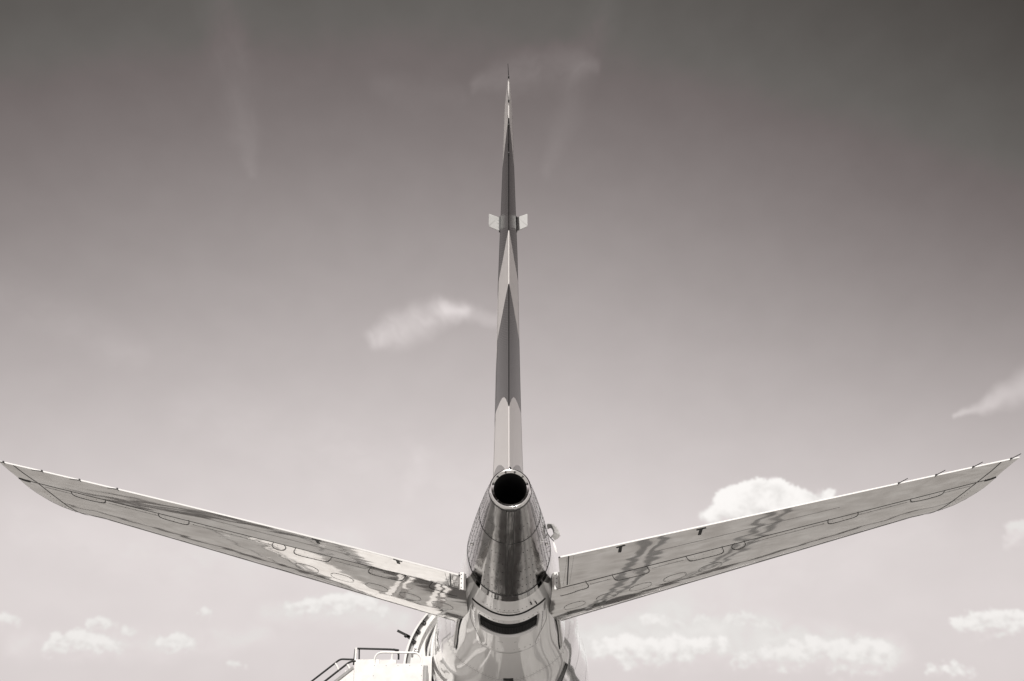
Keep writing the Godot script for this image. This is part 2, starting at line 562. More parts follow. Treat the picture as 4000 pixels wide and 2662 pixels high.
func surroundings():
	# what the glossy skin mirrors low down: mown grass beyond the concrete, a dark wood at the field's edge
	var st := st_new()
	var rows := []
	for r in [[95.0, 0.004], [140.0, 0.05], [2400.0, 0.4]]:
		var row := []
		for k in 97:
			var a := TAU * k / 96.0
			row.append(Vector3(r[0] * sin(a) * (1.0 if r[0] > 95.0 else 1.25), r[1], -20.0 + r[0] * cos(a)))
		rows.append(row)
	grid(st, rows, true)
	var g := obj("grass", st, "grass", self)
	g.set_meta("kind", "stuff")
	g.set_meta("label", "mown grass of the airfield beyond the concrete")
	g.set_meta("category", "grass")
	var rng := RandomNumberGenerator.new()
	rng.seed = 3
	st = st_new()
	var blob := []
	for i in 7:
		var row := []
		for k in 11:
			var b := PI * i / 6.0
			var a := TAU * (k % 10) / 10.0
			var r := 1.0 + (0.28 * sin(k % 10 * 2.9 + i * 4.1) if i > 0 and i < 6 else 0.0)
			row.append(Vector3(r * sin(b) * cos(a), r * cos(b) + 0.8, r * sin(b) * sin(a)))
		blob.append(row)
	grid(st, blob, false, -1)
	st.generate_normals()
	var mm := MultiMesh.new()
	mm.transform_format = MultiMesh.TRANSFORM_3D
	mm.mesh = st.commit()
	mm.instance_count = 900
	for i in 900:
		var a := TAU * i / 900.0 + rng.randf_range(-0.01, 0.01)
		var d := rng.randf_range(300.0, 345.0)
		var h := rng.randf_range(4.5, 7.5)
		mm.set_instance_transform(i, Transform3D(Basis(Vector3.UP, rng.randf() * TAU).scaled(Vector3(h * 0.9, h, h * 0.9)), Vector3(d * sin(a), 0, -20.0 + d * cos(a))))
	var w := MultiMeshInstance3D.new()
	w.name = "far_wood"
	w.multimesh = mm
	w.material_override = M["foliage"]
	w.set_meta("kind", "stuff")
	w.set_meta("label", "dark wood along the edge of the airfield")
	w.set_meta("category", "wood")
	add_child(w, true)


# ==================================================================== fuselage
const BODY := [
	# z, underside, roof, half width
	[0.0, 4.872, 5.363, 0.25], [-0.5, 4.753, 5.415, 0.335], [-1.0, 4.633, 5.465, 0.41], [-1.5, 4.514, 5.52, 0.478], [-2.0, 4.394, 5.57, 0.542],
	[-2.5, 4.275, 5.62, 0.60], [-3.2, 4.09, 5.68, 0.70], [-4.0, 3.86, 5.74, 0.79], [-4.6, 3.715, 5.79, 0.87], [-5.3, 3.573, 5.83, 1.02],
	[-6.0, 3.43, 5.86, 1.18], [-8.0, 3.01, 5.90, 1.40], [-10.0, 2.60, 5.93, 1.69], [-12.0, 2.25, 5.94, 1.875], [-14.0, 1.99, 5.94, 1.955],
	[-16.0, 1.85, 5.94, 1.975], [-31.0, 1.85, 5.94, 1.975], [-33.0, 1.95, 5.85, 1.88], [-35.0, 2.2, 5.35, 1.55], [-36.5, 2.6, 4.55, 1.0], [-37.2, 2.95, 4.0, 0.55], [-37.5, 3.35, 3.55, 0.1]]

func body(z: float, a: float, off := 0.0) -> Vector3:      # a: 0 underneath, PI/2 to the right
	var lo := table(BODY, z, 1)
	var hi := table(BODY, z, 2)
	var w := table(BODY, z, 3)
	var h := (hi - lo) / 2
	var r := 1.0
	if cos(a) > 0.0 and z < -2.5 and z > -7.0:      # fuller flanks where the tailplane goes in
		var p := 2.0 + 0.6 * smoothstep(-2.5, -3.2, z) * smoothstep(-7.0, -5.2, z)
		r = lerpf(1.0, pow(pow(absf(sin(a)), p) + pow(absf(cos(a)), p), -1.0 / p), smoothstep(0.45, 0.95, absf(sin(a))))
	return Vector3((w * r + off) * sin(a), (lo + hi) / 2 - (h * r + off) * cos(a), z)

func on_side(z: float, y: float, s: int) -> Vector3:      # the skin at a given height
	var a := 0.0
	var b := PI
	for i in 24:
		var m := (a + b) / 2
		if body(z, m).y < y:
			a = m
		else:
			b = m
	var p := body(z, a)
	return Vector3(s * p.x, p.y, z)

func body_normal(z: float, a: float) -> Vector3:
	var e := 0.01
	var n := (body(z, a + e) - body(z, a - e)).cross(body(z - e, a) - body(z + e, a)).normalized()
	return n if n.dot(body(z, a) - Vector3(0, body(z, 0).lerp(body(z, PI), 0.5).y, z)) > 0 else -n

func skin(st, zs: Array, off := 0.0, n := 96, a0 := 0.0, a1 := TAU, skip = null):
	var rows := []
	for z in zs:
		var row := []
		for k in n + 1:
			row.append(body(z, lerpf(a0, a1, k / float(n)), off))
		rows.append(row)
	grid(st, rows, true, 0, null, skip)

func steps(a: float, b: float, n: int) -> Array:
	var out := []
	for i in n + 1:
		out.append(lerpf(a, b, i / float(n)))
	return out

func fuselage():
	var st := st_new()
	skin(st, steps(-2.5, -16.0, 60) + [-20.0, -25.0, -31.0] + steps(-31.5, -37.5, 14), 0.0, 96, 0.0, TAU, func(i, j): return i >= 26 and i < 30 and j >= 61 and j < 82)      # the doorway is a real opening
	obj("fuselage", st, "white_paint", jet)
	# rings where the skin panels meet, with their rivets
	st = st_new()
	for z in [-5.35, -7.4, -9.3]:
		var line := []
		for k in 60:
			var a := lerpf(-1.9, 1.9, k / 59.0)
			line.append([body(z, a), body_normal(z, a)])
		st = st_new()
		ribbon(st, line, 0.008, 0.0015)
		obj("skin_joint", st, "soft_sealant", jet)
	var spots := []
	for z in [-5.28, -5.42]:
		for k in 70:
			var a := lerpf(-1.9, 1.9, k / 69.0)
			spots.append([body(z, a), body_normal(z, a)])
	for s in [-1, 1]:
		for k in 22:
			var z := -6.2
			var a: float = s * lerpf(1.35, 2.2, k / 21.0)
			spots.append([body(z, a), body_normal(z, a)])
	copies("skin_rivets", jet, spots, 0.008, 0.003, "soft_sealant")

func tail_cone():
	var st := st_new()
	skin(st, steps(-0.05, -2.36, 36))
	var cone := obj("tail_cone", st, "bare_metal", jet, "riveted bare metal tail cone")
	st = st_new()
	skin(st, steps(-2.355, -2.505, 6), 0.004)
	obj("cone_band", st, "smooth_metal", cone, "smooth polished band at the foot of the tail cone")
	# skin seams across
	st = st_new()
	for z in [-0.86, -2.33]:
		var line := []
		for k in 90:
			var a := lerpf(-2.6, 2.6, k / 89.0)
			line.append([body(z, a), body_normal(z, a)])
		st = st_new()
		ribbon(st, line, 0.012, 0.003)
		obj("seam", st, "rivet", cone)
	# keel strap: a double row of rivets between two edges
	st = st_new()
	var keel := []
	for k in 40:
		var z := lerpf(-0.06, -2.35, k / 39.0)
		keel.append([body(z, 0.0), body_normal(z, 0.0)])
	ribbon(st, keel, 0.084, 0.0015)
	obj("keel_strap", st, "bare_metal", cone)
	st = st_new()
	for s in [-1, 1]:
		var line := []
		for p in keel:
			line.append([p[0] + Vector3(s * 0.047, 0.002, 0), p[1]])
		st = st_new()
		ribbon(st, line, 0.008, 0.004)
		obj("strap_edge", st, "rivet", cone)
	var spots := []
	var z := -0.09
	while z > -2.33:
		for s in [-1, 1]:
			spots.append([body(z, 0.0, 0.0015) + Vector3(s * 0.022, 0, 0), body_normal(z, 0)])
		z -= 0.030
	for zz in [-0.50, -0.82, -1.16, -1.42, -1.66, -1.90, -2.12, -2.29, -2.42]:
		var girth: float = table(BODY, zz, 3) * 2.6
		var n := int(girth * 2.0 / 0.062)
		for k in n + 1:
			var a := lerpf(-2.5, 2.5, k / float(n))
			if absf(a) * table(BODY, zz, 3) > 0.075:
				spots.append([body(zz, a), body_normal(zz, a)])
	for s in [-1, 1]:
		for a in [1.16, 1.30, 1.46, 1.62, 1.80, 2.0]:
			var q := -0.2
			while q > -2.3:
				spots.append([body(q, s * a), body_normal(q, s * a)])
				q -= 0.058
	copies("rivets", cone, spots, 0.0074, 0.005, "rivet")
	for s in [-1, 1]:
		st = st_new()
		dome(st, body(-1.75, s * 1.36), body_normal(-1.75, s * 1.36), 0.02, 0.03, 12)
		obj("ball_stud", st, "polished_metal", cone)

func ring_point(r: float, a: float, z: float) -> Vector3:
	return Vector3(r * sin(a), 5.117 + r * cos(a) * 0.985, z)

func lathe(st, profile: Array, n := 64, flip := false):
	var rows := []
	for p in profile:
		var row := []
		for k in n + 1:
			row.append(ring_point(p[0], TAU * k / n, p[1]))
		rows.append(row)
	grid(st, rows, flip)

func exhaust():
	var st := st_new()
	lathe(st, [[0.247, -0.07], [0.252, -0.03], [0.252, 0.0], [0.249, 0.018], [0.240, 0.030], [0.228, 0.034], [0.222, 0.030], [0.219, 0.022], [0.200, 0.022], [0.1965, 0.016], [0.1965, -0.03]])
	var ring := obj("exhaust_ring", st, "polished_metal", jet, "shiny ring round the exhaust mouth")
	for k in 12:
		var b := st_new()
		var a := TAU * (k + 0.5) / 12.0
		var p := ring_point(0.2105, a, 0.022)
		tube(b, [p, p + Vector3(0, 0, 0.004)], 0.013, 10)
		dome(b, p + Vector3(0, 0, 0.004), Vector3(0, 0, 1), 0.0105, 0.009, 10)
		obj("bolt", b, "dark_metal", ring)
	st = st_new()
	lathe(st, [[0.1960, 0.010], [0.192, -0.1], [0.190, -0.7], [0.17, -0.9], [0.001, -0.95]])
	obj("exhaust_pipe", st, "soot_and_gap_shade", jet, "black sooty inside of the exhaust")
	st = st_new()
	lathe(st, [[0.2475, -0.075], [0.2565, -0.070], [0.2565, -0.045], [0.2475, -0.040]])
	obj("clamp_band", st, "dark_metal", jet)
	var spots := []
	for k in 44:
		var a := TAU * k / 44.0
		spots.append([ring_point(0.2565, a, -0.058), ring_point(1, a, 0) - ring_point(0, a, 0)])
	copies("clamp_rivets", jet, spots, 0.007, 0.007, "rivet")
	st = st_new()
	tube(st, [Vector3(0, 5.37, -0.30), Vector3(0, 5.385, -0.12), Vector3(0, 5.388, -0.02)], [0.035, 0.024, 0.014], 12)
	obj("tail_lamp", st, "black_gloss", jet)
	st = st_new()
	box(st, Vector3(0.045, 4.882, 0.0), Vector3(0.062, 4.922, 0.040))
	obj("drain_tab", st, "rivet", jet)


# ==================================================================== air intake under the tail
func patch(st, z0: float, z1: float, nz: int, a0: Callable, a1: Callable, na: int, lift: Callable, skip = null):
	var rows := []
	for i in nz + 1:
		var z := lerpf(z0, z1, i / float(nz))
		var row := []
		for k in na + 1:
			var t := k / float(na)
			row.append(body(z, lerpf(a0.call(z), a1.call(z), t), lift.call(z, t)))
		rows.append(row)
	grid(st, rows, true, 0, null, skip)
	return rows

func intake():
	# a cowl that stands proud of the belly from its sharp rear edge to a rounded front lip, with the inlet slot cut through it
	var wide := func(z): return lerpf(0.86, 0.66, smoothstep(-3.0, -4.1, z))
	var narrow := func(z): return -wide.call(z)
	var lift := func(z, t):
		var side := smoothstep(0.0, 0.10, t) * smoothstep(1.0, 0.90, t)
		var front := clampf((z + 4.13) / 0.16, 0, 1)
		return (0.062 - 0.012 * absf(t - 0.5)) * side * sqrt(1.0 - (1.0 - front) * (1.0 - front)) - 0.004
	var st := st_new()
	var hole := func(i, j): return i >= 6 and i < 28 and j >= 8 and j < 52
	var rows = patch(st, -2.965, -4.13, 60, narrow, wide, 60, lift, hole)
	# rear edge and slot walls go down to the belly
	var edge := []
	var root := []
	for k in 61:
		edge.append(rows[0][k])
		root.append(body(-2.965, lerpf(narrow.call(-2.965), wide.call(-2.965), k / 60.0), -0.02))
	grid(st, [root, edge], true)
	for run in [[6, 6, 8, 52], [28, 28, 8, 52], [6, 28, 8, 8], [6, 28, 52, 52]]:
		var top := []
		var low := []
		for s in 45:
			var i := int(round(lerpf(run[0], run[1], s / 44.0)))
			var j := int(round(lerpf(run[2], run[3], s / 44.0)))
			var p: Vector3 = rows[i][j]
			top.append(p)
			low.append(p + (Vector3(0, 4.9, p.z) - p).normalized() * 0.05)
		grid(st, [top, low], false, -1)
	var cowl := obj("intake_cowl", st, "white_paint", jet, "smile-shaped cowl with a black air slot under the tail")
	st = st_new()
	var inner := func(z): return 0.66
	var inner_l := func(z): return -0.66
	patch(st, -3.04, -3.56, 12, inner_l, inner, 30, func(_z, _t): return 0.003)
	obj("intake_floor", st, "soot_and_gap_shade", cowl)  # floor painted black for the shade of a deeper slot
	# the mesh over the forward half of the slot
	st = st_new()
	for k in 40:
		var a := lerpf(-0.60, 0.60, k / 39.0)
		var line := []
		for i in 6:
			var z := lerpf(-3.30, -3.49, i / 5.0)
			line.append([body(z, a, 0.018), body_normal(z, a)])
		ribbon(st, line, 0.005, 0.004)
	for i in 7:
		var z := lerpf(-3.30, -3.49, i / 6.0)
		var line := []
		for k in 30:
			var a := lerpf(-0.62, 0.62, k / 29.0)
			line.append([body(z, a, 0.018), body_normal(z, a)])
		ribbon(st, line, 0.005, 0.004)
	obj("slot_mesh", st, "grille", cowl)
	# black strip, painted shade in the gap behind the cowl's rear edge
	st = st_new()
	var line := []
	for k in 60:
		var a := lerpf(-0.86, 0.86, k / 59.0)
		line.append([body(-2.94, a), body_normal(-2.94, a)])
	ribbon(st, line, 0.052, 0.002)
	obj("cowl_gap_shade", st, "soot_and_gap_shade", cowl)
	# outline of the service hatch beside the slot
	st = st_new()
	for s in [-1, 1]:
		line = []
		for k in 20:
			var t := k / 19.0
			var z := lerpf(-3.06, -3.98, t)
			var a: float = s * (0.80 - 0.10 * t - 0.20 * smoothstep(0.3, 1.0, t))
			line.append([body(z, a, 0.052), body_normal(z, a)])
		st = st_new()
		ribbon(st, line, 0.009, 0.003)
		obj("hatch_joint", st, "soft_sealant", cowl)
	var spots := []
	for k in 13:
		var a := lerpf(-0.6, 0.6, k / 12.0)
		spots.append([body(-3.03, a, 0.055), body_normal(-3.03, a)])
		if absf(a) < 0.48:
			spots.append([body(-3.92, a, 0.055), body_normal(-3.92, a)])
		spots.append([body(-2.80, a), body_normal(-2.80, a)])
	for s in [-1, 1]:
		for k in 12:
			var z := lerpf(-3.1, -3.6, k / 11.0)
			spots.append([body(z, s * lerpf(0.70, 0.64, k / 11.0), 0.056), body_normal(z, s * 0.66)])
	copies("cowl_screws", cowl, spots, 0.0095, 0.003, "rivet")
	# rows of small stencilled letters too fine to read
	for row in [[-2.85, 34, 0.0, 0.002], [-3.66, 24, -0.02, 0.055]]:
		st = st_new()
		var rng := RandomNumberGenerator.new()
		rng.seed = int(row[1])
		for k in row[1]:
			if rng.randf() < 0.15:
				continue
			var a: float = (k - row[1] / 2.0) * 0.0145 + row[2]
			var w := rng.randf_range(0.0035, 0.005)
			var q := []
			for i in 2:
				q.append([body(row[0] - i * rng.randf_range(0.016, 0.024), a, row[3]), body_normal(row[0], a)])
			ribbon(st, q, w, 0.002)
		obj("stencil_line", st, "sealant", cowl)


# ==================================================================== fin and rudder
const FIN_HALF := [[13.0, 0.03], [11.9, 0.05], [11.69, 0.060], [10.89, 0.090], [9.92, 0.130], [9.55, 0.145], [8.33, 0.174], [6.97, 0.211], [6.49, 0.230], [5.6, 0.252]]

func fin_at(t: float, k: float) -> Vector3:       # k: 0 leading edge, 1 hinge, 2 trailing edge
	var le := Vector3(0, 5.70, -8.4).lerp(Vector3(0, 11.72, -2.50), t)
	var hi := Vector3(0, 5.70, -3.72).lerp(Vector3(0, 11.71, -1.14), t)
	var te := Vector3(0, 5.70, -2.014).lerp(Vector3(0, 11.67, -0.349), t)
	return le.lerp(hi, k) if k <= 1.0 else hi.lerp(te, k - 1.0)

func fin_half(y: float, k: float) -> float:
	var h := table(FIN_HALF, y, 1)
	if k <= 0.5:
		return h * 1.2 * sin(PI / 2 * sqrt(k / 0.5))
	if k <= 1.0:
		return h * lerpf(1.2, 1.0, smoothstep(0.5, 1.0, k))
	var q := k - 1.0
	return (h - 0.009) * (1.0 - q) * (1.0 + 0.22 * q) + 0.006

func fin_uv(p: Vector3) -> Vector2:
	return Vector2((p.z + 8.6) / 8.6, (12.0 - p.y) / 6.6)

func band(z: float, pts: Array) -> float:
	for i in pts.size() - 1:
		if z >= pts[i + 1][0]:
			return lerpf(pts[i + 1][1], pts[i][1], clampf((z - pts[i + 1][0]) / (pts[i][0] - pts[i + 1][0]), 0, 1.2))
	return pts[-1][1]

func step_down(z: float, y: float) -> float:      # plain edge beside the trailing edge
	return 1.0 if z < -2.014 + (y - 5.70) * 0.2789 - 0.05 else 0.0

func livery() -> Image:
	# painted pattern of the fin: two dark bands filled with fine slanting lines, a grey foot
	var n := 1024
	var out := PackedByteArray()
	out.resize(n * n * 3)
	var top_b := [[-0.527, 11.03], [-1.0, 10.93], [-1.505, 10.854], [-2.372, 11.0], [-5.0, 11.5]]
	var low_b := [[-0.994, 9.355], [-1.6, 9.22], [-2.226, 9.177], [-3.494, 9.38], [-8.0, 10.1]]
	var top_a := [[-1.212, 8.575], [-1.9, 8.42], [-2.592, 8.326], [-4.197, 8.363], [-8.0, 8.5]]
	var low_a := [[-1.66, 6.82], [-1.75, 6.93], [-1.87, 7.04], [-2.02, 7.13], [-2.2, 7.19], [-2.45, 7.225], [-3.046, 7.28], [-4.736, 7.58], [-8.0, 8.2]]
	var foot := [[-1.9, 5.85], [-2.1, 6.02], [-2.3, 6.15], [-2.5, 6.245], [-2.75, 6.33], [-2.95, 6.375], [-3.15, 6.395], [-3.35, 6.39], [-3.6, 6.34], [-3.9, 6.22], [-4.2, 6.02], [-8.0, 3.0]]
	for j in n:
		var y := 12.0 - (j + 0.5) / n * 6.6
		for i in n:
			var z := (i + 0.5) / n * 8.6 - 8.6
			var g := 0.94
			var a := smoothstep(-0.004, 0.004, band(z, top_a) - y) * smoothstep(-0.004, 0.004, y - band(z, low_a))
			var b := smoothstep(-0.004, 0.004, band(z, top_b) - y) * smoothstep(-0.004, 0.004, y - band(z, low_b))
			var dark := maxf(a, b)
			if dark > 0.0:
				var ph := fposmod((y + 0.55 * z) / 0.041, 1.0)
				var wob := fine.get_noise_2d(z * 9.0, y * 30.0)
				var line := smoothstep(0.42, 0.52, ph + 0.16 * wob) * smoothstep(0.95, 0.85, ph) * step_down(z, y)
				g = lerpf(g, lerpf(0.08, 0.32, line), dark)
			g = lerpf(g, 0.60, smoothstep(-0.006, 0.006, band(z, foot) - y))
			var o := (j * n + i) * 3
			out[o] = int(g * 255.0)
			out[o + 1] = int(g * 251.0)
			out[o + 2] = int(g * 248.0)
	return Image.create_from_data(n, n, false, Image.FORMAT_RGB8, out)

func fin():
	var m := mat("livery", 1.0, 0.22)
	m.albedo_color = Color.WHITE
	m.albedo_texture = ImageTexture.create_from_image(livery())
	m.metallic_specular = 0.26
	for piece in [["fin", 0.0, 0.996, 26], ["rudder", 1.012, 2.0, 12]]:
		var st := st_new()
		var uv := []
		for s in [1, -1]:
			var rows := []
			uv = []
			for i in 41:
				var t := i / 40.0
				var row := []
				var u := []
				for j in piece[3] + 1:
					var k: float = lerpf(piece[1], piece[2], j / float(piece[3]))
					var p := fin_at(t, k)
					u.append(fin_uv(p))
					p.x = s * fin_half(p.y, k)
					row.append(p)
				rows.append(row)
				uv.append(u)
			grid(st, rows, s == -1, s + 2, uv)
		# close the hinge side, the tail edge and the tip
		for k in ([0.996] if piece[0] == "fin" else [1.012, 2.0]):
			var rows := []
			var u := []
			for i in 41:
				var p := fin_at(i / 40.0, k)
				var w := Vector3(fin_half(p.y, k), 0, 0)
				rows.append([p - w, p + w])
				u.append([fin_uv(p), fin_uv(p)])
			grid(st, rows, k == 1.012, -1, u)
		var cap := []
		var cu := []
		for j in piece[3] + 1:
			var k: float = lerpf(piece[1], piece[2], j / float(piece[3]))
			var p := fin_at(1.0, k)
			var w := Vector3(fin_half(p.y, k), 0, 0)
			cap.append([p - w, p + Vector3(0, w.x * 0.5, 0), p + w])
			cu.append([fin_uv(p), fin_uv(p), fin_uv(p)])
		grid(st, cap, false, 9, cu)
		var o := obj(piece[0], st, m, jet, "white %s with dark hatched bands" % piece[0])
		if piece[0] == "rudder":
			for spec in [[11.66, 0.17], [11.292, 0.13], [10.92, 0.13], [10.494, 0.13]]:
				var t: float = (spec[0] - 5.70) / (11.67 - 5.70)
				var p := fin_at(t, 2.0)
				var w := st_new()
				tube(w, [p + Vector3(0, -0.02, -0.03), p + Vector3(0, 0, 0.03)], 0.011, 8)
				tube(w, [p, p + Vector3(-0.012, spec[1] * 0.9, spec[1] * 0.75)], [0.006, 0.0035], 6)
				obj("static_wick", w, "black", o)
		else:
			var gap_shade := st_new()
			var wall := []
			for i in 41:
				var p := fin_at(i / 40.0, 0.9975)
				var w := Vector3(fin_half(p.y, 1.0) - 0.001, 0, 0)
				wall.append([p - w, p + w])
			grid(gap_shade, wall, false, -1)
			obj("hinge_gap_shade", gap_shade, "black", o)  # black wall, paints the shadow line between fin and rudder
			# small plates that stand out on both sides, each on a black foot
			for s in [-1, 1]:
				var q := func(x, y, z): return Vector3(s * x, y, z)
				var w := st_new()
				var a := [q.call(0.150, 10.425, -2.32), q.call(0.305, 10.40, -2.18), q.call(0.312, 10.385, -2.17), q.call(0.312, 10.18, -2.17), q.call(0.305, 10.165, -2.18), q.call(0.150, 10.172, -2.32)]
				var b := []
				for p in a:
					b.append(p + Vector3(0, 0, -0.02))
				for i in range(1, 5):
					if s == 1:
						tri(w, a[0], a[i], a[i + 1])
						tri(w, b[0], b[i + 1], b[i])
					else:
						tri(w, a[0], a[i + 1], a[i])
						tri(w, b[0], b[i], b[i + 1])
				for i in 6:
					var j := (i + 1) % 6
					if s == 1:
						quad(w, a[i], b[i], b[j], a[j])
					else:
						quad(w, a[i], a[j], b[j], b[i])
				var plate := obj("side_plate", w, "inner_white", o, "small white plate standing out from the fin")
				w = st_new()
				box(w, Vector3(minf(s * 0.115, s * 0.149), 10.16, -2.36), Vector3(maxf(s * 0.115, s * 0.149), 10.43, -2.30))
				obj("plate_foot", w, "black", plate)
				for y in [10.36, 10.30, 10.23]:
					w = st_new()
					dome(w, q.call(0.165, y, -2.306), Vector3(0, 0, 1), 0.006, 0.003, 6)
					obj("plate_screw", w, "rivet", plate)


# ==================================================================== tailplane
const TIP := [[0.0, -4.97], [0.62, -4.73], [0.84, -4.6], [5.45, -1.85], [5.65, -1.79], [5.81, -1.73], [5.93, -1.63], [6.02, -1.48], [6.09, -1.27], [6.13, -1.08], [6.15, -0.6], [6.19, -0.1], [6.22, 0.008]]

func tail_te(x: float) -> float:
	return -1.3 + (x - 0.62) * (1.31 / 5.58)

func tail_le(x: float) -> float:
	for i in TIP.size() - 1:
		if x <= TIP[i + 1][0]:
			return lerpf(TIP[i][1], TIP[i + 1][1], (x - TIP[i][0]) / (TIP[i + 1][0] - TIP[i][0]))
	return TIP[-1][1]

func hinge_c(x: float) -> float:
	var ch := maxf(tail_te(x) - tail_le(x), 0.01)
	return clampf((-2.4 + (x - 0.7) * 0.351 - tail_le(x)) / ch, 0.0, 1.0)

func naca(c: float) -> float:
	c = clampf(c, 0, 1)
	return 0.5 * (0.2969 * sqrt(c) - 0.126 * c - 0.3516 * c * c + 0.2843 * c * c * c - 0.1015 * c * c * c * c)

# under: -1 lower skin, +1 upper skin, 0 middle; droop of the elevator follows the photograph: the left one hangs
func tail_pt(s: int, x: float, c: float, under: float) -> Vector3:
	var ch := maxf(tail_te(x) - tail_le(x), 0.01)
	var z := tail_le(x) + c * ch
	var mid := func(zz): return 4.598 + 0.163 * (x - 0.62) + 0.06 * (zz - tail_te(x))
	var y: float = mid.call(z) + under * (naca(c) * minf(ch, 3.4) + 0.004)
	var hc := hinge_c(x)
	if c > hc and s < 0:
		var zh := tail_le(x) + hc * ch
		var yh: float = mid.call(zh)
		var d := deg_to_rad(lerpf(11.5, 3.5, clampf((x - 0.6) / 5.6, 0, 1)))
		var dz := z - zh
		var dy: float = y - yh
		y = yh + dy * cos(d) - dz * sin(d)
		z = zh + dz * cos(d) + dy * sin(d)
	return Vector3(s * x, y, z)

func tail_n(s: int, x: float, c: float) -> Vector3:
	var e := 0.01
	var c0 := clampf(c - e, 0.002, 1.0)
	var c1 := clampf(c + e, 0.002, 1.0)
	var n := (tail_pt(s, x + e, c, -1) - tail_pt(s, x - e, c, -1)).cross(tail_pt(s, x, c1, -1) - tail_pt(s, x, c0, -1)).normalized()
	return n if n.y < 0 else -n

func on_tail(s: int, pts: Array) -> Array:
	var out := []
	for p in pts:
		out.append([tail_pt(s, p[0], p[1], -1), tail_n(s, p[0], p[1])])
	return out

func dense(pts: Array, step := 0.06) -> Array:
	var out := []
	for i in pts.size() - 1:
		var a := Vector2(pts[i][0], pts[i][1])
		var b := Vector2(pts[i + 1][0], pts[i + 1][1])
		var n := maxi(1, int(Vector2((b - a).x, (b - a).y * 2.0).length() / step))
		for k in n:
			var p := a.lerp(b, k / float(n))
			out.append([p.x, p.y])
	out.append(pts[-1])
	return out

func rounded2(pts: Array, r: float) -> Array:
	var v := []
	for p in pts:
		v.append(Vector3(p[0], p[1] * 2.0, 0))
	var out := []
	for p in rounded(v, r, 4):
		out.append([p.x, p.y / 2.0])
	return out

